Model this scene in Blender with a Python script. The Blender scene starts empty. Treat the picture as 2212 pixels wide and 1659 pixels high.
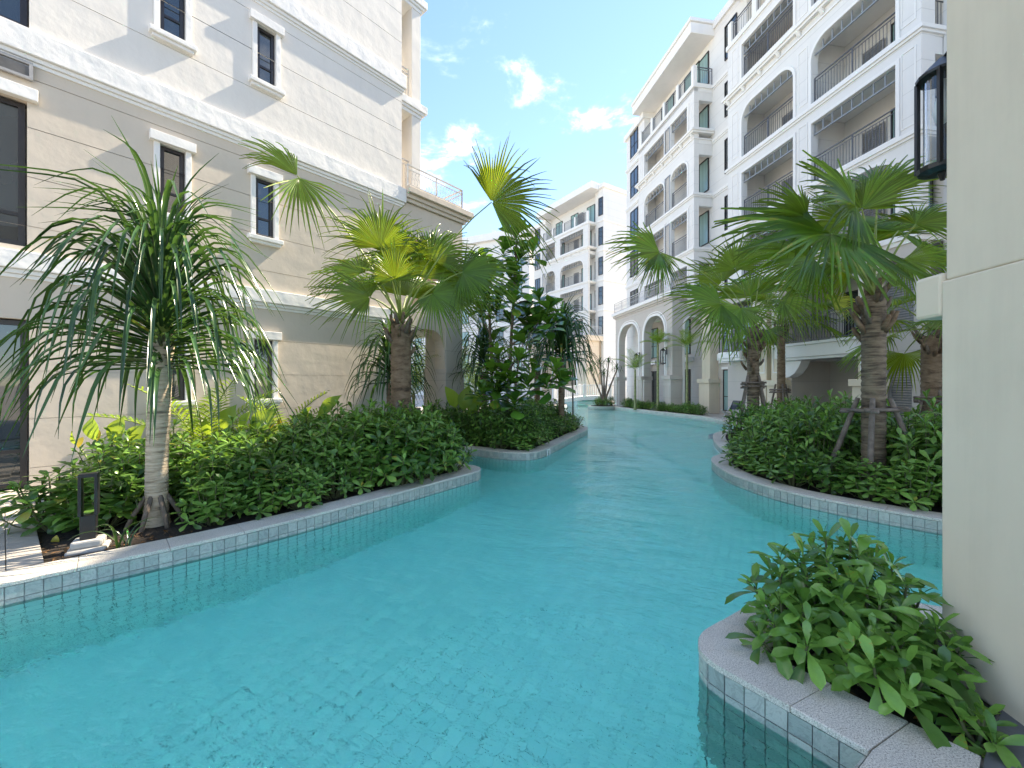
import bpy, math, random
from mathutils import Vector, Matrix
from mathutils.geometry import tessellate_polygon

random.seed(7)
R = math.radians
SC = bpy.context.scene
COL = SC.collection

# ------------------------------------------------------------------ camera, sky, sun, exposure
CAM_H = 1.70
FPX, CX, CY = 888.0, 1106.0, 830.0          # focal length and centre in a 2212 px wide view of the photograph
cam_d = bpy.data.cameras.new('camera')
cam_d.sensor_width = 36.0
cam_d.lens = 36.0 * FPX / 2212.0
cam_d.clip_start = 0.05
cam_d.clip_end = 3000.0
cam = bpy.data.objects.new('camera', cam_d)
cam.location = (0, 0, CAM_H)
cam.rotation_euler = (R(90), 0, 0)
COL.objects.link(cam)
SC.camera = cam

SUN_AZ = (0.75, 0.66)                        # horizontal direction towards the sun
SUN_EL = R(48.0)
_l = math.hypot(*SUN_AZ)
SUN_DIR = Vector((SUN_AZ[0] / _l * math.cos(SUN_EL), SUN_AZ[1] / _l * math.cos(SUN_EL), math.sin(SUN_EL)))

world = bpy.data.worlds.new('World')
SC.world = world
world.use_nodes = True
nt = world.node_tree
nt.nodes.clear()
w_out = nt.nodes.new('ShaderNodeOutputWorld')
w_bg = nt.nodes.new('ShaderNodeBackground')
w_bg.inputs['Strength'].default_value = 0.15
sky = nt.nodes.new('ShaderNodeTexSky')
sky.sky_type = 'NISHITA'
sky.sun_disc = False
sky.sun_elevation = SUN_EL
sky.sun_rotation = math.atan2(SUN_AZ[0], SUN_AZ[1])
sky.air_density = 1.0
sky.dust_density = 0.05
sky.altitude = 1200
sky.ozone_density = 3.0
# broken fair-weather cloud laid on a flat layer overhead
tc = nt.nodes.new('ShaderNodeTexCoord')
sep = nt.nodes.new('ShaderNodeSeparateXYZ')
nt.links.new(tc.outputs['Generated'], sep.inputs[0])
def wmath(op, a, b=None, clamp=False):
    n = nt.nodes.new('ShaderNodeMath'); n.operation = op; n.use_clamp = clamp
    for i, v in enumerate((a, b)):
        if v is None: continue
        if isinstance(v, (int, float)): n.inputs[i].default_value = v
        else: nt.links.new(v, n.inputs[i])
    return n.outputs[0]
zz = wmath('MAXIMUM', wmath('ADD', sep.outputs[2], 0.12), 0.02)
cmb = nt.nodes.new('ShaderNodeCombineXYZ')
nt.links.new(wmath('DIVIDE', sep.outputs[0], zz), cmb.inputs[0])
nt.links.new(wmath('DIVIDE', sep.outputs[1], zz), cmb.inputs[1])
cmb.inputs[2].default_value = 21.1
cn = nt.nodes.new('ShaderNodeTexNoise')
cn.inputs['Scale'].default_value = 3.6
cn.inputs['Detail'].default_value = 9.0
cn.inputs['Roughness'].default_value = 0.62
cn.inputs['Distortion'].default_value = 0.25
nt.links.new(cmb.outputs[0], cn.inputs['Vector'])
cn2 = nt.nodes.new('ShaderNodeTexNoise')
cn2.inputs['Scale'].default_value = 1.1
cn2.inputs['Detail'].default_value = 2.0
nt.links.new(cmb.outputs[0], cn2.inputs['Vector'])
csum = wmath('ADD', wmath('MULTIPLY', cn.outputs[0], 0.62), wmath('MULTIPLY', cn2.outputs[0], 0.5))
cr = nt.nodes.new('ShaderNodeMapRange')
cr.inputs['From Min'].default_value = 0.575
cr.inputs['From Max'].default_value = 0.75
cr.interpolation_type = 'SMOOTHERSTEP'
nt.links.new(csum, cr.inputs['Value'])
cmix = nt.nodes.new('ShaderNodeMix'); cmix.data_type = 'RGBA'
cabove = wmath('MULTIPLY', sep.outputs[2], 12.0, True)
nt.links.new(wmath('MULTIPLY', wmath('MULTIPLY', cr.outputs[0], 0.85), cabove), cmix.inputs['Factor'])
nt.links.new(sky.outputs[0], cmix.inputs[6])
cmix.inputs[7].default_value = (9.0, 9.2, 9.6, 1)
nt.links.new(cmix.outputs[2], w_bg.inputs['Color'])
nt.links.new(w_bg.outputs[0], w_out.inputs['Surface'])

sun_d = bpy.data.lights.new('sun', 'SUN')
sun_d.energy = 5.0
sun_d.angle = R(0.55)
sun_d.color = (1.0, 0.90, 0.75)
sun = bpy.data.objects.new('sun', sun_d)
sun.rotation_euler = (-SUN_DIR).to_track_quat('-Z', 'Y').to_euler()
sun.location = (20, 20, 40)
COL.objects.link(sun)

SC.view_settings.view_transform = 'Standard'
SC.view_settings.look = 'None'
SC.view_settings.gamma = 1.0
SC.view_settings.use_curve_mapping = False
SC.view_settings.exposure = 1.52
SC.view_settings.use_white_balance = True
SC.view_settings.white_balance_temperature = 6880
SC.view_settings.white_balance_tint = 10
SC.render.engine = 'CYCLES'
SC.cycles.use_denoising = True
SC.cycles.max_bounces = 16
SC.cycles.diffuse_bounces = 8
SC.cycles.glossy_bounces = 6
SC.cycles.transmission_bounces = 10
SC.cycles.transparent_max_bounces = 12
SC.cycles.sample_clamp_indirect = 10.0
SC.cycles.blur_glossy = 0.1

# ------------------------------------------------------------------ helpers
def px(x, y, z=0.17):
    """photo pixel (2212 px wide) of a point known to lie at height z -> world point"""
    Y = (CAM_H - z) * FPX / (y - CY)
    return Vector(((x - CX) / FPX * Y, Y, z))
def pxd(x, y, Y):
    """photo pixel of a point whose distance is known from what it stands on"""
    return Vector(((x - CX) / FPX * Y, Y, CAM_H + (CY - y) / FPX * Y))

def tag(o, label=None, cat=None, group=None, kind=None):
    if label: o['label'] = label
    if cat: o['category'] = cat
    if group: o['group'] = group
    if kind: o['kind'] = kind
    return o
def empty(name, loc=(0, 0, 0), rz=0.0, label=None, cat=None, group=None, parent=None):
    o = bpy.data.objects.new(name, None)
    o.empty_display_size = 0.2
    o.location = loc; o.rotation_euler = (0, 0, rz)
    COL.objects.link(o)
    if parent: o.parent = parent
    return tag(o, label, cat, group)
def link(name, me, parent=None, mat=None, M=None):
    o = bpy.data.objects.new(name, me)
    COL.objects.link(o)
    if parent: o.parent = parent
    if M is not None: o.matrix_basis = M
    return o

class MB:
    def __init__(self):
        self.v = []; self.f = []; self.r = []; self._r = 0.5
    def rnd(self, r): self._r = r
    def add(self, vs, fs):
        b = len(self.v)
        self.v += [tuple(p) for p in vs]
        self.r += [self._r] * len(vs)
        self.f += [tuple(i + b for i in f) for f in fs]
        return self
    def box(self, x0, x1, y0, y1, z0, z1):
        return self.add([(x0,y0,z0),(x1,y0,z0),(x1,y1,z0),(x0,y1,z0),(x0,y0,z1),(x1,y0,z1),(x1,y1,z1),(x0,y1,z1)],
                 [(0,3,2,1),(4,5,6,7),(0,1,5,4),(1,2,6,5),(2,3,7,6),(3,0,4,7)])
    def bar(self, p, q, w, h=None, up=(0, 0, 1)):
        h = h or w
        p = Vector(p); q = Vector(q); d = (q - p).normalized()
        s = d.cross(Vector(up))
        if s.length < 1e-4: s = d.cross(Vector((1, 0, 0)))
        s.normalize(); u = s.cross(d)
        c = [(-w/2,-h/2),(w/2,-h/2),(w/2,h/2),(-w/2,h/2)]
        vs = [p + s*a + u*b for a, b in c] + [q + s*a + u*b for a, b in c]
        return self.add(vs, [(0,1,2,3)[::-1],(4,5,6,7),(0,1,5,4),(1,2,6,5),(2,3,7,6),(3,0,4,7)])
    def tube(self, pts, rad, n=8, caps=True):
        pts = [Vector(p) for p in pts]
        if not isinstance(rad, (list, tuple)): rad = [rad] * len(pts)
        vs = []; fs = []
        ref = Vector((0.13, 0.99, 0.05))
        for i, p in enumerate(pts):
            d = (pts[min(i+1, len(pts)-1)] - pts[max(i-1, 0)]).normalized()
            s = d.cross(ref)
            if s.length < 1e-3: s = d.cross(Vector((1, 0, 0)))
            s.normalize(); u = s.cross(d)
            for k in range(n):
                a = 2*math.pi*k/n
                vs.append(p + (s*math.cos(a) + u*math.sin(a)) * rad[i])
        for i in range(len(pts)-1):
            for k in range(n):
                k2 = (k+1) % n
                fs.append((i*n+k, i*n+k2, (i+1)*n+k2, (i+1)*n+k))
        if caps:
            fs.append(tuple(range(n))[::-1]); fs.append(tuple(range((len(pts)-1)*n, len(pts)*n)))
        return self.add(vs, fs)
    def prism(self, poly, z0, z1):
        n = len(poly)
        vs = [(p[0], p[1], z0) for p in poly] + [(p[0], p[1], z1) for p in poly]
        tri = tessellate_polygon([[Vector((p[0], p[1], 0)) for p in poly]])
        fs = [t for t in tri] + [tuple(i + n for i in t) for t in tri]
        fs += [(i, (i+1) % n, (i+1) % n + n, i + n) for i in range(n)]
        return self.add(vs, fs)
    def holed(self, outline, holes, y0, y1):
        """vertical wall in the x-z plane with openings, thickness y0..y1"""
        loops = [outline] + list(holes)
        flat = [p for l in loops for p in l]
        n = len(flat)
        tri = tessellate_polygon([[Vector((p[0], p[1], 0)) for p in l] for l in loops])
        vs = [(p[0], y0, p[1]) for p in flat] + [(p[0], y1, p[1]) for p in flat]
        fs = [tuple(t) for t in tri] + [tuple(i + n for i in t) for t in tri]
        b = 0
        for l in loops:
            m = len(l)
            fs += [(b+i, b+(i+1) % m, b+(i+1) % m + n, b+i+n) for i in range(m)]
            b += m
        return self.add(vs, fs)
    def ring(self, inner, outer, y0, y1, closed=True):
        """moulding strip between two matching outlines"""
        n = len(inner)
        vs = [(p[0], y0, p[1]) for p in inner] + [(p[0], y0, p[1]) for p in outer] + \
             [(p[0], y1, p[1]) for p in inner] + [(p[0], y1, p[1]) for p in outer]
        fs = []
        for i in range(n if closed else n-1):
            j = (i+1) % n
            fs += [(i, j, j+n, i+n), (i+2*n, j+2*n, j+3*n, i+3*n), (i, j, j+2*n, i+2*n), (i+n, j+n, j+3*n, i+3*n)]
        return self.add(vs, fs)
    def mesh(self, name, mat, smooth=False):
        me = bpy.data.meshes.new(name)
        me.from_pydata(self.v, [], self.f)
        if mat: me.materials.append(mat)
        at = me.attributes.new('rnd', 'FLOAT', 'POINT')
        at.data.foreach_set('value', self.r)
        if smooth: me.polygons.foreach_set('use_smooth', [True] * len(me.polygons))
        me.update()
        return me
    def build(self, name, mat, parent=None, smooth=False, bevel=0, kind=None):
        me = self.mesh(name, mat, smooth)
        if not smooth or bevel:
            import bmesh
            bm = bmesh.new(); bm.from_mesh(me)
            bmesh.ops.recalc_face_normals(bm, faces=bm.faces)
            bm.to_mesh(me); bm.free()
        o = link(name, me, parent)
        if bevel:
            m = o.modifiers.new('bevel', 'BEVEL'); m.width = bevel; m.segments = 2; m.limit_method = 'ANGLE'
        if kind: o['kind'] = kind
        return o

def arch(x0, x1, z0, z1, r=0.0, n=8, e=0.0):
    """rectangle whose two top corners are rounded with radius r, grown outwards by e"""
    x0 -= e; x1 += e; z1 += e; z0 -= e
    if r <= 0: return [(x0, z0), (x1, z0), (x1, z1), (x0, z1)]
    r = min(r + e, (x1-x0)/2 - 1e-3)
    p = [(x0, z0), (x1, z0)]
    for k in range(n+1):
        a = math.pi/2*k/n
        p.append((x1 - r + r*math.cos(a), z1 - r + r*math.sin(a)))
    for k in range(n+1):
        a = math.pi/2 + math.pi/2*k/n
        p.append((x0 + r + r*math.cos(a), z1 - r + r*math.sin(a)))
    return p

# ------------------------------------------------------------------ materials
def new_mat(name):
    m = bpy.data.materials.new(name); m.use_nodes = True
    t = m.node_tree
    return m, t, t.nodes['Principled BSDF']
def N(t, kind, **kw):
    n = t.nodes.new(kind)
    for k, v in kw.items(): setattr(n, k, v)
    return n
def noise(t, scale, detail=4, rough=0.55, vec=None, dist=0.0):
    n = N(t, 'ShaderNodeTexNoise')
    n.inputs['Scale'].default_value = scale; n.inputs['Detail'].default_value = detail
    n.inputs['Roughness'].default_value = rough; n.inputs['Distortion'].default_value = dist
    if vec is not None: t.links.new(vec, n.inputs['Vector'])
    return n
def ramp(t, fac, stops):
    n = N(t, 'ShaderNodeValToRGB')
    el = n.color_ramp.elements
    el[0].position, el[0].color = stops[0][0], (*stops[0][1], 1)
    el[1].position, el[1].color = stops[-1][0], (*stops[-1][1], 1)
    for p, c in stops[1:-1]:
        e = el.new(p); e.color = (*c, 1)
    t.links.new(fac, n.inputs[0])
    return n
def bump(t, height, strength, dist, b):
    n = N(t, 'ShaderNodeBump')
    n.inputs['Strength'].default_value = strength; n.inputs['Distance'].default_value = dist
    t.links.new(height, n.inputs['Height']); t.links.new(n.outputs[0], b.inputs['Normal'])
    return n
def obj_coord(t): return N(t, 'ShaderNodeTexCoord').outputs['Object']
def sc(c, k): return tuple(x*k for x in c)

def plaster(name, col, wave=0.0, groove=None, var=0.05, rough=0.8):
    """painted render: slow trowel waves, fine grain, faint streaks of dirt; optional scored joints"""
    m, t, b = new_mat(name)
    co = obj_coord(t)
    n1 = noise(t, 0.9, 5, 0.6, co)
    mp = N(t, 'ShaderNodeMapping'); mp.inputs['Scale'].default_value = (3.0, 3.0, 0.25)
    t.links.new(co, mp.inputs[0])
    n2 = noise(t, 1.2, 5, 0.65, mp.outputs[0])
    mx = N(t, 'ShaderNodeMath', operation='ADD')
    t.links.new(n1.outputs[0], mx.inputs[0]); t.links.new(n2.outputs[0], mx.inputs[1])
    hf = N(t, 'ShaderNodeMath', operation='MULTIPLY'); hf.inputs[1].default_value = 0.5
    t.links.new(mx.outputs[0], hf.inputs[0])
    rp = ramp(t, hf.outputs[0], [(0.32, sc(col, 1-var*2)), (0.5, col), (0.68, sc(col, 1+var*0.5))])
    t.links.new(rp.outputs[0], b.inputs['Base Color'])
    b.inputs['Roughness'].default_value = rough
    b.inputs['Specular IOR Level'].default_value = 0.25
    w = noise(t, 3.2, 3, 0.5, co); g = noise(t, 90, 3, 0.6, co)
    s1 = N(t, 'ShaderNodeMath', operation='MULTIPLY'); s1.inputs[1].default_value = 1.0 if wave else 0.2
    t.links.new(w.outputs[0], s1.inputs[0])
    s2 = N(t, 'ShaderNodeMath', operation='MULTIPLY'); s2.inputs[1].default_value = 0.06
    t.links.new(g.outputs[0], s2.inputs[0])
    ad = N(t, 'ShaderNodeMath', operation='ADD')
    t.links.new(s1.outputs[0], ad.inputs[0]); t.links.new(s2.outputs[0], ad.inputs[1])
    h = ad.outputs[0]
    if groove:
        sp = N(t, 'ShaderNodeSeparateXYZ'); t.links.new(co, sp.inputs[0])
        md = N(t, 'ShaderNodeMath', operation='FLOORED_MODULO'); md.inputs[1].default_value = groove
        t.links.new(sp.outputs[2], md.inputs[0])
        lt = N(t, 'ShaderNodeMath', operation='LESS_THAN'); lt.inputs[1].default_value = 0.022
        t.links.new(md.outputs[0], lt.inputs[0])
        sb = N(t, 'ShaderNodeMath', operation='SUBTRACT')
        t.links.new(h, sb.inputs[0]); t.links.new(lt.outputs[0], sb.inputs[1]); h = sb.outputs[0]
        mc = N(t, 'ShaderNodeMix', data_type='RGBA')
        ms = N(t, 'ShaderNodeMath', operation='MULTIPLY'); ms.inputs[1].default_value = 0.3
        t.links.new(lt.outputs[0], ms.inputs[0]); t.links.new(ms.outputs[0], mc.inputs['Factor'])
        t.links.new(rp.outputs[0], mc.inputs[6]); mc.inputs[7].default_value = (*sc(col, 0.45), 1)
        t.links.new(mc.outputs[2], b.inputs['Base Color'])
    bump(t, h, 0.5, 0.012 + wave, b)
    return m

def simple(name, col, rough=0.5, metal=0.0, spec=0.5, var=0.15, scale=12.0, bmp=0.0):
    m, t, b = new_mat(name)
    co = obj_coord(t)
    n = noise(t, scale, 4, 0.6, co)
    rp = ramp(t, n.outputs[0], [(0.3, sc(col, 1-var)), (0.7, sc(col, 1+var))])
    t.links.new(rp.outputs[0], b.inputs['Base Color'])
    b.inputs['Roughness'].default_value = rough; b.inputs['Metallic'].default_value = metal
    b.inputs['Specular IOR Level'].default_value = spec
    if bmp: bump(t, n.outputs[0], 0.6, bmp, b)
    return m

def leafmat(name, dark, paler, trans, gloss=0.38, tf=0.35, aged=(0.34, 0.30, 0.05)):
    """leaf: per-leaf hue from an attribute and per-object random, waxy top, light shining through"""
    m, t, b = new_mat(name)
    at = N(t, 'ShaderNodeAttribute', attribute_name='rnd')
    oi = N(t, 'ShaderNodeObjectInfo')
    ad = N(t, 'ShaderNodeMath', operation='ADD'); t.links.new(at.outputs['Fac'], ad.inputs[0]); t.links.new(oi.outputs['Random'], ad.inputs[1])
    fr = N(t, 'ShaderNodeMath', operation='FRACT'); t.links.new(ad.outputs[0], fr.inputs[0])
    nz = noise(t, 9, 3, 0.6, N(t, 'ShaderNodeTexCoord').outputs['Object'])
    mx = N(t, 'ShaderNodeMath', operation='MULTIPLY_ADD'); mx.inputs[1].default_value = 0.35
    t.links.new(nz.outputs[0], mx.inputs[0]); 
    m2 = N(t, 'ShaderNodeMath', operation='MULTIPLY'); m2.inputs[1].default_value = 0.8
    t.links.new(fr.outputs[0], m2.inputs[0]); t.links.new(m2.outputs[0], mx.inputs[2])
    rp = ramp(t, mx.outputs[0], [(0.08, sc(dark, 0.7)), (0.35, dark), (0.78, paler), (0.965, sc(paler, 1.3)), (1.0, aged)])  # tone picked per leaf, deep green through pale to aged
    t.links.new(rp.outputs[0], b.inputs['Base Color'])
    b.inputs['Roughness'].default_value = gloss; b.inputs['Specular IOR Level'].default_value = 0.5
    tr = N(t, 'ShaderNodeBsdfTranslucent'); 
    tm = N(t, 'ShaderNodeMix', data_type='RGBA'); tm.inputs['Factor'].default_value = 0.75
    t.links.new(rp.outputs[0], tm.inputs[6]); tm.inputs[7].default_value = (*trans, 1)
    t.links.new(tm.outputs[2], tr.inputs[0])
    ms = N(t, 'ShaderNodeMixShader'); ms.inputs[0].default_value = tf
    t.links.new(b.outputs[0], ms.inputs[1]); t.links.new(tr.outputs[0], ms.inputs[2])
    t.links.new(ms.outputs[0], t.nodes['Material Output'].inputs['Surface'])
    return m

M = {}
M['white'] = plaster('white_render', (0.70, 0.685, 0.655), groove=0.75, var=0.03)
M['trim'] = plaster('white_trim', (0.76, 0.745, 0.715), var=0.025)
M['lb_white'] = plaster('off_white_render', (0.69, 0.655, 0.60), wave=0.012, var=0.03)
M['lb_beige'] = plaster('beige_render', (0.565, 0.495, 0.41), wave=0.010, var=0.03)
M['lb_band'] = plaster('hand_trowelled_band', (0.74, 0.725, 0.695), wave=0.03, var=0.02)
M['greige'] = plaster('greige_render', (0.50, 0.46, 0.415), groove=0.9, var=0.03)
M['sand'] = plaster('sand_render', (0.66, 0.55, 0.42), groove=0.9, var=0.03)
M['pier'] = plaster('pier_render', (0.70, 0.615, 0.475), wave=0.006, var=0.06)
M['frame'] = simple('dark_window_frame', (0.022, 0.018, 0.018), 0.35, var=0.2)
M['grey_metal'] = simple('grey_painted_metal', (0.24, 0.26, 0.28), 0.45, 0.0)
M['rail'] = simple('dark_grey_rail', (0.11, 0.115, 0.13), 0.45)
M['silver'] = simple('pale_grey_rail', (0.50, 0.49, 0.47), 0.4)
M['black'] = simple('black_metal', (0.012, 0.012, 0.013), 0.4)
M['louver'] = simple('grey_louver', (0.33, 0.32, 0.31), 0.5)
M['soil'] = simple('soil', (0.028, 0.020, 0.014), 0.95, var=0.6, scale=30, bmp=0.03)
M['stake'] = simple('weathered_pole', (0.17, 0.135, 0.11), 0.85, var=0.35, scale=14, bmp=0.012)
M['concrete'] = simple('pale_concrete', (0.42, 0.40, 0.37), 0.85, var=0.12, scale=20, bmp=0.004)
M['rubber'] = simple('dark_stone_floor', (0.12, 0.125, 0.13), 0.6, var=0.12, scale=40)
M['paving'] = simple('pale_paving', (0.42, 0.38, 0.33), 0.8, var=0.12, scale=6)
M['cloth'] = simple('towel', (0.10, 0.10, 0.10), 0.9)

def glass_mat(name, tint, rough=0.03):
    m, t, b = new_mat(name)
    co = obj_coord(t)
    n = noise(t, 0.9, 2, 0.5, co)
    rp = ramp(t, n.outputs[0], [(0.35, sc(tint, 0.6)), (0.65, tint)])
    t.links.new(rp.outputs[0], b.inputs['Base Color'])
    b.inputs['Roughness'].default_value = rough; b.inputs['Specular IOR Level'].default_value = 0.9
    b.inputs['Coat Weight'].default_value = 0.6; b.inputs['Coat Roughness'].default_value = 0.02
    return m
M['pane'] = glass_mat('glass_with_room_shade', (0.030, 0.040, 0.042))  # darkness of the unlit room is put into the pane colour
def curtain_mat():
    m, t, b = new_mat('glass_with_teal_curtain')
    sp = N(t, 'ShaderNodeSeparateXYZ'); t.links.new(obj_coord(t), sp.inputs[0])
    w = noise(t, 1.0, 3, 0.6); cb = N(t, 'ShaderNodeCombineXYZ')
    mu = N(t, 'ShaderNodeMath', operation='MULTIPLY'); mu.inputs[1].default_value = 14.0
    t.links.new(sp.outputs[0], mu.inputs[0]); t.links.new(mu.outputs[0], cb.inputs[0]); t.links.new(cb.outputs[0], w.inputs['Vector'])
    rp = ramp(t, w.outputs[0], [(0.3, (0.10, 0.19, 0.18)), (0.7, (0.30, 0.46, 0.43))])
    t.links.new(rp.outputs[0], b.inputs['Base Color'])
    b.inputs['Roughness'].default_value = 0.5
    b.inputs['Coat Weight'].default_value = 1.0; b.inputs['Coat Roughness'].default_value = 0.02
    return m
M['curtain'] = curtain_mat()

def granite_mat():
    m, t, b = new_mat('flamed_granite')
    g = N(t, 'ShaderNodeNewGeometry')
    n = noise(t, 170, 3, 0.7, g.outputs['Position']); n2 = noise(t, 2.5, 3, 0.5, g.outputs['Position'])
    rp = ramp(t, n.outputs[0], [(0.36, (0.25, 0.225, 0.185)), (0.47, (0.60, 0.555, 0.475)), (0.62, (0.82, 0.77, 0.68))])
    mx = N(t, 'ShaderNodeMix', data_type='RGBA', blend_type='MULTIPLY'); mx.inputs['Factor'].default_value = 0.55
    r2 = ramp(t, n2.outputs[0], [(0.3, (0.68, 0.68, 0.70)), (0.7, (1.0, 1.0, 0.99))])
    t.links.new(rp.outputs[0], mx.inputs[6]); t.links.new(r2.outputs[0], mx.inputs[7])
    t.links.new(mx.outputs[2], b.inputs['Base Color'])
    b.inputs['Roughness'].default_value = 0.6
    bump(t, n.outputs[0], 0.4, 0.004, b)
    return m
M['granite'] = granite_mat()

def stone_tile(name, c0, c1, c2, vein=0.72, rng=(0.72, 0.78)):
    m, t, b = new_mat(name)
    oi = N(t, 'ShaderNodeObjectInfo'); at = N(t, 'ShaderNodeAttribute', attribute_name='rnd')
    g = N(t, 'ShaderNodeNewGeometry')
    ad = N(t, 'ShaderNodeMath', operation='ADD'); t.links.new(oi.outputs['Random'], ad.inputs[0]); t.links.new(at.outputs['Fac'], ad.inputs[1])
    mul = N(t, 'ShaderNodeMath', operation='MULTIPLY'); mul.inputs[1].default_value = 37.0; t.links.new(ad.outputs[0], mul.inputs[0])
    cb = N(t, 'ShaderNodeCombineXYZ'); t.links.new(mul.outputs[0], cb.inputs[0]); t.links.new(mul.outputs[0], cb.inputs[2])
    va = N(t, 'ShaderNodeVectorMath', operation='ADD'); t.links.new(g.outputs['Position'], va.inputs[0]); t.links.new(cb.outputs[0], va.inputs[1])
    n = noise(t, 9, 6, 0.7, va.outputs[0], 1.6)
    rp = ramp(t, n.outputs[0], [(0.28, c0), (0.48, c1), (0.56, sc(c1, vein)), (0.7, c2)])
    fr = N(t, 'ShaderNodeMath', operation='FRACT'); t.links.new(ad.outputs[0], fr.inputs[0])
    r2 = ramp(t, fr.outputs[0], [(0.0, (rng[0], rng[1], rng[1])), (1.0, (1.05, 1.04, 1.02))])
    mx = N(t, 'ShaderNodeMix', data_type='RGBA', blend_type='MULTIPLY'); mx.inputs['Factor'].default_value = 1.0
    t.links.new(rp.outputs[0], mx.inputs[6]); t.links.new(r2.outputs[0], mx.inputs[7])
    t.links.new(mx.outputs[2], b.inputs['Base Color'])
    b.inputs['Roughness'].default_value = 0.45
    bump(t, n.outputs[0], 0.35, 0.006, b)
    return m
M['tile'] = stone_tile('pool_stone_tile', (0.33, 0.35, 0.31), (0.50, 0.51, 0.46), (0.60, 0.60, 0.55))
M['floor_tile'] = stone_tile('pool_floor_stone_tile', (0.84, 0.90, 0.87), (0.92, 0.955, 0.935), (0.93, 0.955, 0.94), 0.96, (0.93, 0.96))
M['joint'] = simple('pale_grout', (0.76, 0.84, 0.82), 0.8, var=0.05)
M['blue_tile'] = simple('blue_mosaic', (0.03, 0.14, 0.30), 0.3, var=0.3, scale=25)
M['grout'] = simple('grey_grout', (0.36, 0.37, 0.35), 0.8)

SWELL = 0.027
def water_mat():
    m, t, b = new_mat('pool_water')
    t.nodes.remove(b)
    g = N(t, 'ShaderNodeNewGeometry')
    mp = N(t, 'ShaderNodeMapping'); mp.inputs['Scale'].default_value = (1.0, 1.0, 1.0)
    mp.inputs['Rotation'].default_value = (0, 0, R(25))
    t.links.new(g.outputs['Position'], mp.inputs[0])
    st = N(t, 'ShaderNodeMapping'); st.inputs['Scale'].default_value = (0.75, 1.7, 1)
    t.links.new(mp.outputs[0], st.inputs[0])
    n1 = noise(t, 1.3, 3, 0.5, st.outputs[0], 0.6); n2 = noise(t, 5.5, 3, 0.55, st.outputs[0], 1.0); n3 = noise(t, 19, 2, 0.5, mp.outputs[0], 0.5)
    # calm patches and ruffled patches
    pt = noise(t, 0.35, 2, 0.5, g.outputs['Position'])
    pr = N(t, 'ShaderNodeMapRange'); pr.inputs['From Min'].default_value = 0.38; pr.inputs['From Max'].default_value = 0.62
    pr.inputs['To Min'].default_value = 0.3; pr.inputs['To Max'].default_value = 1.0
    t.links.new(pt.outputs[0], pr.inputs['Value'])
    a = N(t, 'ShaderNodeMath', operation='MULTIPLY'); a.inputs[1].default_value = 1.0; t.links.new(n1.outputs[0], a.inputs[0])
    c = N(t, 'ShaderNodeMath', operation='MULTIPLY_ADD'); c.inputs[1].default_value = 0.40
    t.links.new(n2.outputs[0], c.inputs[0]); t.links.new(a.outputs[0], c.inputs[2])
    d = N(t, 'ShaderNodeMath', operation='MULTIPLY_ADD'); d.inputs[1].default_value = 0.13
    t.links.new(n3.outputs[0], d.inputs[0]); t.links.new(c.outputs[0], d.inputs[2])
    e = N(t, 'ShaderNodeMath', operation='MULTIPLY'); t.links.new(d.outputs[0], e.inputs[0]); t.links.new(pr.outputs[0], e.inputs[1])
    bp = N(t, 'ShaderNodeBump'); bp.inputs['Strength'].default_value = 1.0; bp.inputs['Distance'].default_value = 0.13
    t.links.new(e.outputs[0], bp.inputs['Height'])
    # below the surface bent only by gentle swell, above it mirrored by every ripple
    bq = N(t, 'ShaderNodeBump'); bq.inputs['Strength'].default_value = 1.0; bq.inputs['Distance'].default_value = SWELL
    t.links.new(e.outputs[0], bq.inputs['Height'])
    fr = N(t, 'ShaderNodeFresnel'); fr.inputs['IOR'].default_value = 1.33; t.links.new(bq.outputs[0], fr.inputs['Normal'])
    rf = N(t, 'ShaderNodeBsdfRefraction'); rf.inputs['IOR'].default_value = 1.33; rf.inputs['Roughness'].default_value = 0.0
    t.links.new(bq.outputs[0], rf.inputs['Normal'])
    go = N(t, 'ShaderNodeBsdfGlossy'); go.inputs['Roughness'].default_value = 0.0; t.links.new(bp.outputs[0], go.inputs['Normal'])
    gl = N(t, 'ShaderNodeMixShader'); t.links.new(fr.outputs[0], gl.inputs[0]); t.links.new(rf.outputs[0], gl.inputs[1]); t.links.new(go.outputs[0], gl.inputs[2])
    va = N(t, 'ShaderNodeVolumeAbsorption'); va.inputs['Color'].default_value = (0.0, 1.0, 0.955, 1); va.inputs['Density'].default_value = 0.40
    o = t.nodes['Material Output']
    t.links.new(gl.outputs[0], o.inputs['Surface']); t.links.new(va.outputs[0], o.inputs['Volume'])
    return m
M['water'] = water_mat()

M['shrub'] = leafmat('shrub_leaf', (0.042, 0.11, 0.020), (0.17, 0.32, 0.060), (0.28, 0.50, 0.05), 0.32, 0.30)
M['shrub_near'] = leafmat('waxy_shrub_leaf', (0.075, 0.18, 0.032), (0.17, 0.33, 0.06), (0.30, 0.52, 0.05), 0.25, 0.22)
M['palm'] = leafmat('fan_palm_leaf', (0.036, 0.095, 0.014), (0.115, 0.235, 0.026), (0.55, 0.66, 0.02), 0.28, 0.42)
M['palm_yellow'] = leafmat('yellowing_palm_leaf', (0.24, 0.28, 0.02), (0.40, 0.42, 0.03), (0.6, 0.6, 0.03), 0.45, 0.42)
M['pandan'] = leafmat('strap_leaf', (0.020, 0.052, 0.020), (0.050, 0.115, 0.032), (0.18, 0.36, 0.05), 0.22, 0.16)
M['bigleaf'] = leafmat('large_leaf', (0.032, 0.10, 0.018), (0.11, 0.25, 0.034), (0.28, 0.50, 0.03), 0.24, 0.28)
M['ear'] = leafmat('elephant_ear_leaf', (0.07, 0.16, 0.02), (0.20, 0.34, 0.03), (0.5, 0.62, 0.05), 0.4, 0.45)
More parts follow.
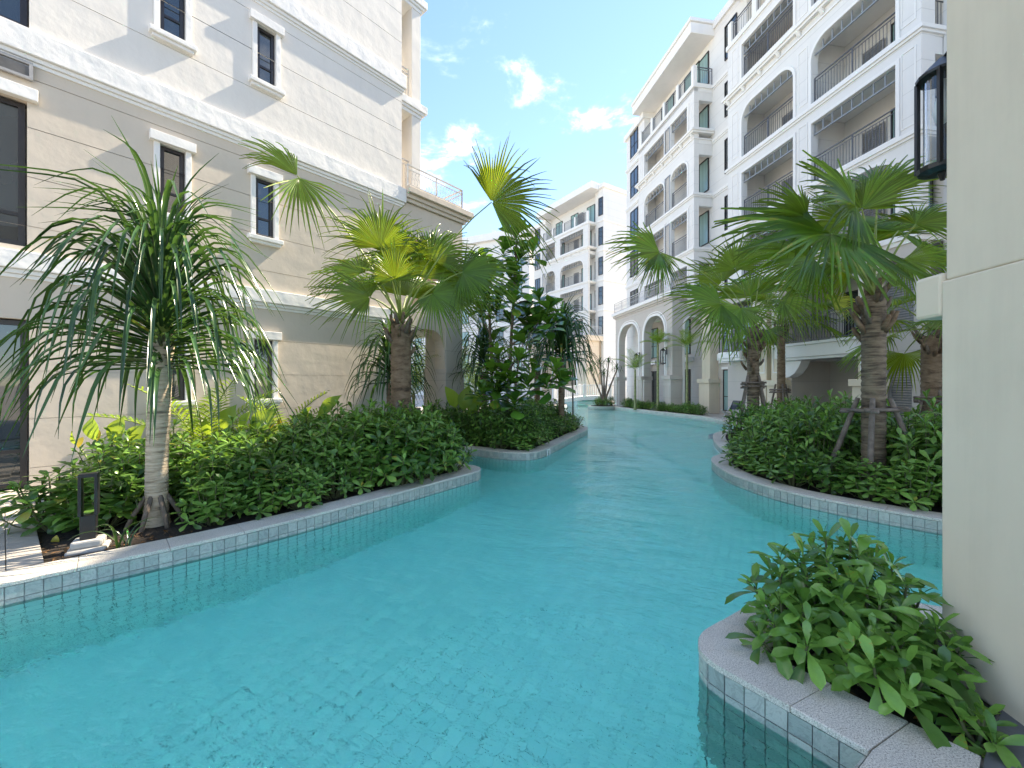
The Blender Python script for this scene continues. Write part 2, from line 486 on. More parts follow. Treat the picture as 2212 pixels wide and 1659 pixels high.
M['areca'] = leafmat('feather_palm_leaf', (0.06, 0.14, 0.016), (0.19, 0.32, 0.03), (0.45, 0.58, 0.04), 0.4, 0.4)
M['yellow_leaf'] = leafmat('yellow_leaf', (0.36, 0.30, 0.02), (0.55, 0.42, 0.03), (0.7, 0.5, 0.04), 0.5, 0.3)
M['dry_leaf'] = leafmat('dry_leaf', (0.08, 0.045, 0.02), (0.22, 0.11, 0.04), (0.3, 0.14, 0.05), 0.7, 0.1)
M['stem'] = simple('green_brown_stem', (0.09, 0.10, 0.04), 0.7)
M['petiole'] = simple('palm_petiole', (0.20, 0.26, 0.05), 0.5, var=0.3, scale=6)
M['bark'] = simple('grey_bark', (0.16, 0.125, 0.095), 0.9, var=0.3, scale=18, bmp=0.01)

def trunk_mat(name, c0, c1, ring):
    m, t, b = new_mat(name)
    co = obj_coord(t)
    mp = N(t, 'ShaderNodeMapping'); mp.inputs['Scale'].default_value = (3.5, 3.5, ring)
    t.links.new(co, mp.inputs[0])
    n = noise(t, 1.0, 5, 0.65, mp.outputs[0], 0.5); n2 = noise(t, 5, 4, 0.6, co)
    ad = N(t, 'ShaderNodeMath', operation='MULTIPLY_ADD'); ad.inputs[1].default_value = 0.35
    t.links.new(n2.outputs[0], ad.inputs[0]); t.links.new(n.outputs[0], ad.inputs[2])
    rp = ramp(t, ad.outputs[0], [(0.48, sc(c0, 0.35)), (0.60, c0), (0.82, c1)])
    t.links.new(rp.outputs[0], b.inputs['Base Color'])
    b.inputs['Roughness'].default_value = 0.9
    bump(t, ad.outputs[0], 0.9, 0.03, b)
    return m
M['palm_trunk'] = trunk_mat('palm_trunk', (0.11, 0.08, 0.055), (0.24, 0.185, 0.125), 26)
M['palm_fibre'] = trunk_mat('palm_fibre', (0.13, 0.085, 0.05), (0.24, 0.17, 0.11), 9)
M['pandan_trunk'] = trunk_mat('ringed_trunk', (0.40, 0.32, 0.22), (0.60, 0.50, 0.37), 34)
# ------------------------------------------------------------------ pool, ground, planters
def catmull(P, k=4):
    P = [Vector((p[0], p[1], 0)) for p in P]
    out = []
    for i in range(len(P)-1):
        p0 = P[max(i-1, 0)]; p1 = P[i]; p2 = P[i+1]; p3 = P[min(i+2, len(P)-1)]
        for j in range(k):
            t = j/k
            out.append(0.5*((2*p1) + (p2-p0)*t + (2*p0-5*p1+4*p2-p3)*t*t + (3*p1-p0-3*p2+p3)*t**3))
    out.append(P[-1])
    return out
def resample(P, step):
    P = [Vector((p[0], p[1], 0)) for p in P]
    L = [0]
    for a, b in zip(P, P[1:]): L.append(L[-1] + (b-a).length)
    n = max(1, round(L[-1]/step)); out = []; k = 0
    for i in range(n+1):
        s = L[-1]*i/n
        while k < len(L)-2 and L[k+1] < s: k += 1
        f = (s-L[k])/max(L[k+1]-L[k], 1e-9)
        out.append(P[k].lerp(P[k+1], min(1, max(0, f))))
    return out
def offset(P, d):
    out = []
    for i, p in enumerate(P):
        t = (P[min(i+1, len(P)-1)] - P[max(i-1, 0)]).normalized()
        out.append(p + Vector((-t.y, t.x, 0))*d)
    return out

S_A = [(-6.6,.47),(-5.26,1.81),(-3.926,3.152),(-2.715,4.368),(-1.68,5.74),(-.95,6.77),(-.70,7.13),(-.60,7.30),(-.585,7.46),(-.64,7.62),(-.79,7.77),(-1.085,7.9),(-1.9,8.2),(-2.5,8.5)]
S_IN1 = [(-2.5,8.5),(-2.7,8.75),(-2.75,9.2),(-2.6,9.6),(-2.4,9.75)]
S_MI = [(-2.4,9.75),(-1.41,9.86),(-.92,9.80),(-.55,9.53),(-.17,9.28),(.24,9.17),(.50,9.28),(.72,9.58),(1.01,10.2),(1.34,10.96),(1.98,12.58),(2.43,13.6),(2.64,14.4),(2.66,15.0),(2.45,15.6),(2.0,16.2)]
S_LB = [(2.0,16.2),(1.3,17.2),(1.0,20),(2.0,25),(3.6,29),(4.2,31.5),(4.4,36),(5,44)]
S_RF = [(7.0,28.3),(7.0,27.6),(7.1,27),(7.5,25.3),(8.2,22.6),(8.85,20.2),(9.0,18.8),(8.85,17.6),(8.45,15.6),(8.1,14.8)]
S_BK = [(8.1,14.8),(7.6,14.1),(6.4,12.9),(5.6,11.4),(5.1,10.1),(4.85,9.24)]
S_RP = [(4.85,9.24),(4.55,8.96),(4.24,8.65),(4.02,8.25),(3.88,7.8),(3.78,7.3),(3.76,6.93),(3.80,6.5),(3.87,6.15),(3.98,5.83),(4.13,5.55),(4.34,5.27),(4.56,5.0),(4.86,4.68),(5.25,4.3),(5.4,3.6),(5.2,2.9)]
S_IN2 = [(5.2,2.9),(4.4,2.62),(3.3,2.66)]
S_FP = [(3.3,2.66),(2.75,2.90),(2.35,3.07),(2.08,3.06),(1.86,2.98),(1.596,2.80),(1.36,2.645),(1.205,2.54),(1.13,2.45),(1.10,2.36),(1.125,2.26),(1.20,2.15),(1.335,1.965),(1.504,1.728)]
I_FP = [(3.15,2.38),(2.62,2.62),(2.32,2.76),(2.16,2.76),(2.02,2.72),(1.78,2.565),(1.60,2.45),(1.48,2.375),(1.45,2.355),(1.443,2.345),(1.447,2.335),(1.50,2.265),(1.625,2.10),(1.80,1.865)]
S_DK = [(1.504,1.728),(1.362,1.639),(.7,1.22),(.4,1.1)]
def sm(P): return catmull(P, 4)
RING = []
for s in (sm(S_A), sm(S_IN1), sm(S_MI), sm(S_LB), [Vector((9.5,44,0)), Vector((8.6,36,0)), Vector((8.0,32.5,0)), Vector((7.1,30,0))], sm(S_RF), sm(S_BK), sm(S_RP), sm(S_IN2), sm(S_FP), [Vector(p+(0,)) for p in S_DK]):
    for p in s:
        if not RING or (p - RING[-1]).length > 1e-3: RING.append(p)

GZ = 0.12
def ground():
    big = [Vector((-400,-400,0)), Vector((400,-400,0)), Vector((400,400,0)), Vector((-400,400,0))]
    mb = MB()
    flat = big + RING
    tri = tessellate_polygon([big, RING])
    mb.add([(p.x, p.y, GZ) for p in flat], [tuple(t) for t in tri])
    g = mb.build('ground', M['paving']); g['kind'] = 'structure'
    # pool walls under the water line, and the pool floor
    n = len(RING)
    mb = MB()
    mb.add([(p.x, p.y, GZ-0.002) for p in RING] + [(p.x, p.y, -1.4) for p in RING], [(i, (i+1) % n, (i+1) % n+n, i+n) for i in range(n)])
    w = mb.build('pool_wall', M['floor_tile']); w['kind'] = 'structure'
    fl = MB().add([(-9,-1,-1.262),(12,-1,-1.262),(12,46,-1.262),(-9,46,-1.262)], [(0,1,2,3)]).build('pool_floor', M['joint'])
    fl['kind'] = 'structure'
    # floor tiles: the nearest ones singly, the rest joined
    def inside(x, y):
        c = False; j = n-1
        for i in range(n):
            a, b = RING[i], RING[j]
            if (a.y > y) != (b.y > y) and x < (b.x-a.x)*(y-a.y)/(b.y-a.y)+a.x: c = not c
            j = i
        return c
    cells = []
    ca, sa = math.cos(R(-31)), math.sin(R(-31))
    S = 0.128
    for i in range(-220, 220):
        for j in range(-220, 220):
            x = i*S*ca - j*S*sa; y = 5 + i*S*sa + j*S*ca
            if max(-7, -1.6*y) < x < 9.2 and 1.0 < y < 30 and inside(x, y): cells.append((math.hypot((x-.4)*0.8, y-3.1), x, y))
    cells.sort()
    tm = MB().box(-S/2+.004, S/2-.004, -S/2+.004, S/2-.004, -.004, .006).mesh('tile', M['floor_tile'])
    rz = Matrix.Rotation(R(-31), 4, 'Z')
    for d, x, y in cells[:300]:
        link('tile', tm, fl, M=Matrix.Translation((x, y, -1.256 + random.uniform(-.0015, .0015))) @ rz)
    mb = MB()
    h = S/2-.003
    for d, x, y in cells[300:]:
        mb.rnd(random.random())
        z = -1.25 + random.uniform(-.0015, .0015)
        q = [(x+(a*ca-b*sa), y+(a*sa+b*ca), z) for a, b in ((-h,-h),(h,-h),(h,h),(-h,h))]
        mb.add(q, [(0,1,2,3)])
    o = mb.build('floor_tiling', M['floor_tile'], fl); o['kind'] = 'stuff'
    # water: one closed body of water filling the basin (it runs on under the land)
    wt = MB().box(-9, 12, -0.5, 46, -1.5, 0.0).build('water', M['water']); wt['kind'] = 'structure'
ground()

TILE = MB().box(-.047, .047, -.006, .006, -.047, .047).mesh('tile', M['tile'])
def planter(name, label, S, soil, inner=0.31, rows_obj=2, rows_deep=12, slab=0.62, cat='planter', inner_pts=None):
    root = empty(name, (S[0][0], S[0][1], GZ), 0, label, cat)
    O = Vector((S[0][0], S[0][1], GZ))
    P = resample(sm(S), 0.05)
    P = [p - Vector((O.x, O.y, 0)) for p in P]
    # granite coping, slab by slab
    st = max(2, round(slab/0.05)); i = 0
    I = None
    if inner_pts:
        PO = [p - Vector((O.x, O.y, 0)) for p in catmull(S, 6)]; I = [p - Vector((O.x, O.y, 0)) for p in catmull(inner_pts, 6)]
        PP, P = P, PO; st = 18
    while i < len(P)-1:
        j = min(i+st, len(P)-1)
        if len(P)-1-j < st//3: j = len(P)-1
        seg = P[i:j+1]
        seg = [seg[0].lerp(seg[1], 0.025)] + seg[1:-1] + [seg[-1].lerp(seg[-2], 0.025)]
        a = offset(seg, -0.018); b = offset(seg, inner) if I is None else I[i:j+1]; m = len(seg)
        # offsets of interior joints use the whole line so slabs meet
        mb = MB()
        vs = [(p.x, p.y, z) for z in (0.018, 0.05) for p in a] + [(p.x, p.y, z) for z in (0.018, 0.05) for p in b]
        fs = []
        for k in range(m-1):
            fs += [(m+k, m+k+1, 3*m+k+1, 3*m+k), (k, k+1, m+k+1, m+k), (2*m+k, 3*m+k, 3*m+k+1, 2*m+k+1), (k, 2*m+k, 2*m+k+1, k+1)]
        fs += [(0, m, 3*m, 2*m), (m-1, 3*m-1, 4*m-1, 2*m-1)]
        mb.add(vs, fs)
        mb.build('coping_slab', M['granite'], root, bevel=0.005)
        i = j
    if I: P = PP
    # grout face and stone tiles
    m = len(P)
    mb = MB(); q = offset(P, -0.004)
    mb.add([(p.x, p.y, 0.02) for p in q] + [(p.x, p.y, -1.38) for p in q], [(k, k+1, k+1+m, k+m) for k in range(m-1)])
    mb.build('grout_face', M['grout'], root)
    T = resample(P, 0.1)
    deep = MB(); cnt = 0
    for k in range(len(T)-1):
        c = (T[k]+T[k+1])/2; t = (T[k+1]-T[k]).normalized(); nrm = Vector((t.y, -t.x, 0))
        for r in range(rows_obj+rows_deep):
            z = -0.033 - r*0.1
            mat = Matrix(((t.x, -nrm.x, 0, c.x+nrm.x*(.008+random.uniform(0, .0015))), (t.y, -nrm.y, 0, c.y+nrm.y*(.008+random.uniform(0, .0015))), (0, 0, 1, z), (0, 0, 0, 1)))
            if r < rows_obj and cnt < 300:
                link('tile', TILE, root, M=mat); cnt += 1
            else:
                deep.rnd(random.random())
                deep.add([mat @ Vector(v) for v in ((-.047,-.006,-.047),(.047,-.006,-.047),(.047,-.006,.047),(-.047,-.006,.047))], [(0,1,2,3)])
    if deep.v: deep.build('lower_tiling', M['floor_tile'], root, kind='stuff')
    if soil:
        mb = MB()
        pts = [Vector((p[0]-O.x, p[1]-O.y, 0)) for p in soil]
        # subdivided lumpy earth
        tri = tessellate_polygon([pts])
        mb.add([(p.x, p.y, 0.012) for p in pts], [tuple(t) for t in tri])
        mb.build('soil', M['soil'], root)
    return root

oa = offset(resample(sm(S_A), .3), .15)
A_SOIL = [(-3.95,3.42)] + [(p.x, p.y) for p in oa if p.y > 3.9] + [(-2.9,8.9),(-3.4,10.8),(-7.0,6.62),(-5.48,4.72)]
om = offset(resample(sm(S_MI), .3), .15)
MI_SOIL = [(p.x, p.y) for p in om] + [(-1.5,14.0),(-3.0,11.6),(-2.7,9.95)]
orp = offset(resample(sm(S_BK)[:-1] + sm(S_RP), .3), .15)
RP_SOIL = [(p.x, p.y) for p in orp if p.y > 4.6] + [(6.0,4.4),(9.6,6.5),(11.6,11.6),(10.4,17.2)]
orf = offset(resample(sm(S_RF)[:28], .4), .15)
RF_SOIL = [(p.x, p.y) for p in orf] + [(9.2,22.6),(8.9,23.2),(7.9,29)]
FP_SOIL = [(1.43,2.36),(1.93,1.70),(2.31,1.96),(2.34,2.3),(2.9,2.4),(2.55,2.75),(2.2,2.82),(1.95,2.75),(1.75,2.62)]
planter('planter_bed', 'long granite-edged planter bed below the beige building with the ringed-trunk tree', S_A, A_SOIL)
planter('planter_bed', 'granite-edged planter peninsula with the big-leaved trees', S_MI, MI_SOIL)
planter('planter_bed', 'curved granite-edged planter bed around the tall staked fan palm', S_RP, RP_SOIL)
planter('planter_bed', 'narrow planter bed in front of the arcade with slim feather palms', S_RF, RF_SOIL, rows_deep=12)
planter('planter_bed', 'small granite-edged planter at the foot of the plain pier', S_FP, FP_SOIL, rows_obj=8, rows_deep=6, slab=0.75, inner_pts=I_FP)
dkp = planter('pool_edge', 'granite pool edge between the plain pier planter and the dark floor', S_DK, None, rows_obj=4, rows_deep=12, inner=0.02, cat='pool edge')
for o in list(dkp.children):
    if o.name.startswith('coping_slab'): bpy.data.objects.remove(o)
q = [(1.507,1.721),(1.802,1.861),(1.93,1.69),(1.85,1.63),(1.55,1.32),(1.28,1.12),(.98,1.375),(1.355,1.622)]
MB().prism([(a-1.504, b-1.728) for a, b in q], .018, .05).build('coping_slab', M['granite'], dkp, bevel=.005)
for nm, s, lb in (('pool_edge', S_IN1, 'granite pool edge at the end of the inlet beside the beige building'), ('pool_edge', S_BK, 'granite pool edge behind the hedge of the staked fan palm'), ('pool_edge', S_IN2, 'granite pool edge behind the plain pier')):
    planter(nm, lb, s, None, rows_obj=1, rows_deep=12, cat='pool edge')

# raised dark floor beside the pier
d = MB().prism([(1.935,1.685),(2.318,1.945),(2.9,2.0),(6,1.0),(6,-4),(-6,-4),(-6,.4),(.4,.7),(1.26,1.10),(1.56,1.31),(1.86,1.625)], GZ+.004, 0.168).build('floor', M['rubber'], bevel=.004)
d['kind'] = 'structure'
# submerged pool steps in the inlet and by the pier
def step(loc, rz, sx, sy, z, label):
    e = empty('pool_step', (loc[0], loc[1], -1.26), rz, label, 'step')
    MB().box(-sx/2, sx/2, -sy/2, sy/2, 0, z+1.26).build('tread', M['tile'], e, bevel=.01)
step((-1.75, 8.95), R(15), 1.5, .9, -0.16, 'submerged stone step at the mouth of the inlet')
step((1.43, 1.52), R(32), .42, .30, -0.30, 'submerged stone step under the granite edge beside the pier')
step((7.35, 14.2), R(45), 1.1, .7, -0.22, 'submerged ledge of blue mosaic behind the hedge')
for o in bpy.data.objects:
    if o.name.startswith('tread') and o.parent and 'blue mosaic' in o.parent.get('label', ''): o.data.materials[0] = M['blue_tile']

# skimmer inlet in the peninsula wall
p = Vector((.86, 9.86, 0.045)); sk = empty('skimmer', p, math.atan2(.62, .29), 'white square skimmer inlet set in the peninsula pool wall', 'skimmer')
MB().ring([(-.07,-.07),(.07,-.07),(.07,.07),(-.07,.07)], [(-.1,-.1),(.1,-.1),(.1,.1),(-.1,.1)], -.03, .02).build('frame', M['trim'], sk)
MB().box(-.07, .07, 0, .01, -.07, .07).build('flap', M['rubber'], sk)

# path to the door of the beige building
pth = empty('path', (-4.04, 3.556, GZ)); pth['kind'] = 'structure'
ux, uy = -.778, .628
pang = math.atan2(uy, ux)
pth.rotation_euler = (0, 0, pang)                       # local x runs along the path, local -y... to its far side
for k in range(22):
    MB().box(k*.135+.004, k*.135+.131, .006, .21, .004, .046+random.uniform(-.001, .001)).build('border_tile', M['paving'], pth, bevel=.003)
for k in range(7):
    for j in range(4):
        MB().box(k*.45+.003, k*.45+.447, .216+j*.45, .216+j*.45+.444, .004, .043+random.uniform(-.001, .001)).build('paver', M['paving'], pth, bevel=.003)
# ------------------------------------------------------------------ buildings
def window(parent, x0, x1, z0, z1, y, nx=1, bars=(), pane='pane', fw=0.05, dep=0.06, name='window'):
    """framed window in a wall facing local -y; pane behind the frame"""
    mb = MB()
    mb.ring(arch(x0+fw, x1-fw, z0+fw, z1-fw), arch(x0, x1, z0, z1), y-dep, y)
    for k in range(1, nx):
        xm = x0+(x1-x0)*k/nx
        mb.box(xm-fw*.5, xm+fw*.5, y-dep*.8, y-.004, z0+fw, z1-fw)
    for b in bars:
        zm = z0+(z1-z0)*b
        mb.box(x0+fw, x1-fw, y-dep*.7, y-.006, zm-fw*.4, zm+fw*.4)
    o = mb.build(name, M['frame'], parent)
    MB().box(x0+fw*.8, x1-fw*.8, y-.022, y-.014, z0+fw*.8, z1-fw*.8).build('pane', M[pane], o)
    return o
def railing(parent, p, q, z0, h=1.0, gap=0.11, mat='rail', curvy=False, posts=1.4, th=0.014):
    """handrail, lower rail and upright balusters between two plan points"""
    p = Vector((p[0], p[1], 0)); q = Vector((q[0], q[1], 0)); L = (q-p).length; d = (q-p)/L
    up = Vector((0, 0, 1)); nrm = d.cross(up)
    mb = MB()
    mb.bar(p+up*(z0+h), q+up*(z0+h), .045, .03); mb.bar(p+up*(z0+h-.12), q+up*(z0+h-.12), .025, .02); mb.bar(p+up*(z0+.07), q+up*(z0+.07), .025, .025)
    k = max(1, round(L/posts))
    for i in range(k+1):
        c = p+d*(L*i/k); mb.bar(c+up*z0, c+up*(z0+h), .035)
    o = mb.build('railing', M[mat], parent)
    bb = MB(); n = int(L/gap)
    for i in range(1, n):
        c = p+d*(L*i/n)
        if curvy:
            pts = [c+up*(z0+.07+(h-.19)*s)+nrm*(.07*math.sin(s*math.pi*2)) for s in (0, .14, .28, .42, .56, .7, .85, 1)]
            bb.tube(pts, th*.55, 4, False)
        else:
            bb.bar(c+up*(z0+.07), c+up*(z0+h-.12), th)
    if n > 1: bb.build('balusters', M[mat], o, kind='stuff')
    return o
def transom(parent, x0, x1, z0, z1, y, step=0.36, ch=0.0):
    """grey steel lattice hung in the head of a balcony opening"""
    mb = MB(); w = .035
    mb.box(x0, x1, y, y+.05, z0, z0+.045)
    if not ch: mb.box(x0, x1, y, y+.05, z1-.03, z1)
    n = max(2, round((x1-x0)/step))
    for i in range(n+1):
        x = x0+(x1-x0-w)*i/n
        t = min(x-x0, x1-w-x)
        zt = z1 if t >= ch else z1-ch+math.sqrt(max(0, ch*ch-(ch-t)**2))
        if zt > z0+.06: mb.box(x, x+w, y+.006, y+.044, z0+.045, zt-(.03 if not ch else 0))
    return mb.build('transom_lattice', M['grey_metal'], parent)
def shutter(parent, x0, x1, z0, z1, y):
    mb = MB().ring(arch(x0+.05, x1-.05, z0+.05, z1-.05), arch(x0, x1, z0, z1), y-.04, y)
    o = mb.build('shutter', M['grey_metal'], parent)
    bb = MB(); n = int((z1-z0)/.11)
    for i in range(1, n): 
        z = z0+(z1-z0)*i/n
        bb.add([(x0+.05, y-.035, z-.03), (x1-.05, y-.035, z-.03), (x1-.05, y-.005, z+.02), (x0+.05, y-.005, z+.02)], [(0,1,2,3)])
    bb.build('slats', M['silver'], o, kind='stuff')
    return o
def louvre(parent, x0, x1, z0, z1, y, mat='louver', n=None):
    mb = MB().ring(arch(x0+.04, x1-.04, z0+.04, z1-.04), arch(x0, x1, z0, z1), y-.05, y)
    o = mb.build('louver_panel', M[mat], parent)
    bb = MB(); n = n or int((z1-z0)/.08)
    for i in range(1, n):
        z = z0+.04+(z1-z0-.08)*i/n
        bb.add([(x0+.04, y-.045, z-.025), (x1-.04, y-.045, z-.025), (x1-.04, y-.008, z+.02), (x0+.04, y-.008, z+.02)], [(0,1,2,3)])
    bb.build('slats', M[mat], o, kind='stuff')
    MB().box(x0+.03, x1-.03, y-.003, y+.004, z0+.03, z1-.03).build('backing', M['grey_metal'], o)
def lantern(loc, rz, label, s=1.0, group=None):
    """black wall lantern: bracket arm, sloped cap, clear cylinder with ribs, base and finial; wall at local y=0, hangs at -y"""
    e = empty('wall_lantern', loc, rz, label, 'lantern', group)
    c = -0.17*s
    MB().box(-.05*s, .05*s, -.02, .0, .10*s, .42*s).build('back_plate', M['black'], e)
    MB().tube([(0, -.01, .34*s), (0, -.09*s, .40*s), (0, c, .36*s)], .012*s, 6).build('arm', M['black'], e)
    cap = MB(); r = .115*s
    cap.tube([(0, c, .26*s), (0, c, .275*s), (0, c, .31*s), (0, c, .37*s)], [r, r*1.02, r*.7, .02*s], 14)
    cap.build('cap', M['black'], e)
    b = MB(); b.tube([(0, c, -.31*s), (0, c, -.295*s), (0, c, -.27*s)], [r*.55, r*.95, r], 14); b.tube([(0, c, -.35*s), (0, c, -.31*s)], [.01*s, .025*s], 8)
    b.build('base', M['black'], e)
    for k in range(4):
        a = math.pi/4+k*math.pi/2
        MB().bar((r*.93*math.cos(a), c+r*.93*math.sin(a), -.28*s), (r*.93*math.cos(a), c+r*.93*math.sin(a), .27*s), .02*s).build('post', M['black'], e)
    MB().tube([(0, c, -.27*s), (0, c, .26*s)], r*.72, 20, False).build('glass_shade', M['clear'], e, smooth=True)
    bl = MB(); bl.tube([(0, c, .24*s), (0, c, .17*s), (0, c, .13*s), (0, c, .06*s), (0, c, .0), (0, c, -.02*s)], [.018*s, .02*s, .03*s, .046*s, .03*s, .006*s], 10)
    bl.build('bulb', M['bulb'], e, smooth=True)
    return e
def thin_glass():
    m, t, b = new_mat('clear_ribbed_glass')
    t.nodes.remove(b)
    fr = N(t, 'ShaderNodeLayerWeight'); fr.inputs[0].default_value = 0.35
    tr = N(t, 'ShaderNodeBsdfTransparent'); tr.inputs[0].default_value = (.93, .95, .95, 1)
    gl = N(t, 'ShaderNodeBsdfGlossy'); gl.inputs['Roughness'].default_value = 0.08
    sp = N(t, 'ShaderNodeSeparateXYZ'); t.links.new(obj_coord(t), sp.inputs[0])
    wv = noise(t, 60, 1, .5); cb = N(t, 'ShaderNodeCombineXYZ'); t.links.new(sp.outputs[0], cb.inputs[0]); t.links.new(sp.outputs[1], cb.inputs[1]); t.links.new(cb.outputs[0], wv.inputs['Vector'])
    bp = N(t, 'ShaderNodeBump'); bp.inputs['Distance'].default_value = .01; t.links.new(wv.outputs[0], bp.inputs['Height']); t.links.new(bp.outputs[0], gl.inputs['Normal'])
    ms = N(t, 'ShaderNodeMixShader'); t.links.new(fr.outputs['Facing'], ms.inputs[0]); t.links.new(tr.outputs[0], ms.inputs[1]); t.links.new(gl.outputs[0], ms.inputs[2])
    t.links.new(ms.outputs[0], t.nodes['Material Output'].inputs['Surface'])
    return m
M['clear'] = thin_glass()
M['bulb'] = simple('frosted_bulb', (0.75, 0.74, 0.70), 0.3, var=0.02)

def courses(mb, x0, x1, zs, holes, y0, y1, j=0.011):
    """rendered wall scored into courses: blocks between the joints, cut round rectangular openings"""
    for za, zb in zip(zs, zs[1:]):
        a, b = za+j/2, zb-j/2
        cuts = sorted({a, b} | {z for h in holes for z in (h[2], h[3]) if a < z < b})
        for c, d in zip(cuts, cuts[1:]):
            xs = [(x0, x1)]
            for h in holes:
                if h[2] < d-1e-6 and h[3] > c+1e-6:
                    nx = []
                    for (p, q) in xs:
                        if h[1] <= p or h[0] >= q: nx.append((p, q)); continue
                        if h[0] > p: nx.append((p, h[0]))
                        if h[1] < q: nx.append((h[1], q))
                    xs = nx
            for p, q in xs:
                mb.add([(p, y0, c), (q, y0, c), (q, y0, d), (p, y0, d)], [(0, 1, 2, 3)])
        # joint floors: small returns so that joints read as grooves
        xs = [(x0, x1)]
        for h in holes:
            if h[2] < a < h[3]:
                xs = [s for (p, q) in xs for s in ([(p, h[0])] if h[0] > p else []) + ([(h[1], q)] if h[1] < q else [])] if any(p < h[1] and q > h[0] for p, q in xs) else xs
        for p, q in xs:
            mb.add([(p, y0, a), (q, y0, a), (q, y0+.014, a), (p, y0+.014, a)], [(0, 1, 2, 3)])
            mb.add([(p, y0, b), (q, y0, b), (q, y0+.014, b), (p, y0+.014, b)], [(0, 1, 2, 3)])
    mb.holed([(x0, zs[0]), (x1, zs[0]), (x1, zs[-1]), (x0, zs[-1])], [[(h[0], h[2]), (h[1], h[2]), (h[1], h[3]), (h[0], h[3])] for h in holes], y0+.013, y1)
    return mb

# ---- beige building with narrow windows (local x along the wall, +y into the building)
LB = empty('apartment_building', (-3.03, 11.3, 0), R(49.5), 'beige and off-white apartment building with narrow dark windows and white bands', 'building')
def lb():
    XL = -11.0
    cols = [(-5.10, -4.76), (-3.56, -3.23), (-9.3, -6.68)]
    hz = {'g': [(-5.10, -4.76, 1.40, 2.62), (-3.60, -3.26, 1.40, 2.62), (-8.6, -6.66, GZ, 2.66)],
          's': [(-5.10, -4.76, 4.80, 6.02), (-3.57, -3.24, 4.80, 6.02), (-8.9, -6.68, 3.80, 5.97)],
          't': [(-5.10, -4.76, 8.05, 9.22), (-3.54, -3.21, 8.05, 9.22), (-8.9, -6.66, 7.12, 9.3)],
          'u': [(-5.10, -4.76, 11.1, 12.27), (-3.54, -3.21, 11.1, 12.27)]}
    pad = lambda hs: [(a-.02, b+.02, c-.02 if c > 1 else c, d+.02) for a, b, c, d in hs]
    courses(MB(), XL, 0, [GZ, .42, 1.17, 1.9, 2.63, 3.36], pad(hz['g']), 0, .3).build('wall', M['lb_beige'], LB)
    courses(MB(), XL, 0, [3.62, 4.1, 4.85, 5.6, 6.35, 6.62], pad(hz['s']), 0, .3).build('wall', M['lb_beige'], LB)
    courses(MB(), XL, 0, [7.0, 7.85, 8.65, 9.44, 9.75], pad(hz['t']), 0, .3).build('wall', M['lb_white'], LB)
    courses(MB(), XL, 0, [10.1, 11.07, 11.86, 12.6, 13.6], pad(hz['u']), 0, .3).build('wall', M['lb_white'], LB)
    # white bands with a small moulding under each
    for z0, z1 in ((3.42, 3.69), (6.68, 7.06), (9.80, 10.17), (12.85, 13.2)):
        MB().box(XL, .09, -.10, .3, z0, z1).build('band', M['lb_band'], LB, bevel=.012)
        MB().box(XL, .05, -.055, .28, z0-.07, z0-.002).build('moulding', M['lb_band'], LB, bevel=.01)
        MB().box(XL, .02, -.022, .26, z0-.13, z0-.072).build('moulding', M['lb_band'], LB, bevel=.006)
    MB().box(XL, .0, .3, 9.0, GZ, 13.6).build('core', M['lb_white'], LB)
    for fl, hs in hz.items():
        for (a, b, c, d) in hs:
            big = b-a > 1
            w = window(LB, a, b, c, d, .10 if not big else .16, nx=2 if big else 1, bars=(.33,) if (fl in 'st' and not big) else ((.22,) if big else ()), fw=.07 if big else .055)
            MB().box(a+.05, b-.05, .2, .24, c+.04, d-.04).build('room_shade_panel', M['frame'], w)  # black panel standing in for the shade inside the room
            if big:
                if fl == 's': MB().box(a-.13, b+.13, -.10, .02, d+.02, d+.2).build('lintel', M['lb_band'], w, bevel=.008)
                continue
            # projecting surround, lintel and sill
            sd = MB()
            sd.box(a-.10, a-.015, -.05, .12, c-.01, d+.02); sd.box(b+.015, b+.10, -.05, .12, c-.01, d+.02); sd.box(a-.015, b+.015, -.045, .12, d+.01, d+.02)
            sd.build('surround', M['lb_band'], w, bevel=.006)
            MB().box(a-.16, b+.16, -.11, .12, d+.021, d+.19).build('lintel', M['lb_band'], w, bevel=.008)
            MB().box(a-.17, b+.17, -.13, .12, c-.10, c-.011).build('sill', M['lb_band'], w, bevel=.012)
            MB().box(a-.13, b+.13, -.085, .11, c-.16, c-.101).build('sill', M['lb_band'], w, bevel=.008)
    louvre(LB, -8.6, -6.60, 6.30, 6.56, -.03, n=9)
    # two-storey podium with terrace past the corner
    pod = MB()
    pod.holed([(.0, GZ), (2.26, GZ), (2.26, 6.75), (.0, 6.75)], [arch(.28, 1.52, GZ+.001, 3.3, .5), arch(.35, 1.6, 3.9, 6.0, .5)], .02, .45)
    pod.build('podium_wall', M['lb_beige'], LB)
    MB().box(2.26, 2.262, .02, 4.0, 3.6, 6.75).box(1.9, 2.26, 3.7, 4.0, GZ, 6.75).build('podium_wall', M['lb_beige'], LB)
    MB().box(1.55, 2.17, -.02, .98, GZ, 3.42).build('pier', M['greige'], LB, bevel=.01)
    MB().box(1.49, 2.30, -.10, 1.02, 2.02, 2.16).box(1.50, 2.26, -.07, 1.0, GZ, 2.02).build('pier_plinth', M['greige'], LB, bevel=.012)
    MB().box(.05, 2.2, .5, 4.0, 3.3, 3.5).build('slab', M['lb_band'], LB)
    MB().box(.1, 2.55, -.22, 4.2, 6.97, 7.14).build('cornice', M['lb_beige'], LB, bevel=.015)
    MB().box(.1, 2.44, -.12, 4.1, 6.86, 6.968).box(.1, 2.35, -.06, 4.05, 6.76, 6.858).build('cornice', M['lb_beige'], LB, bevel=.012)
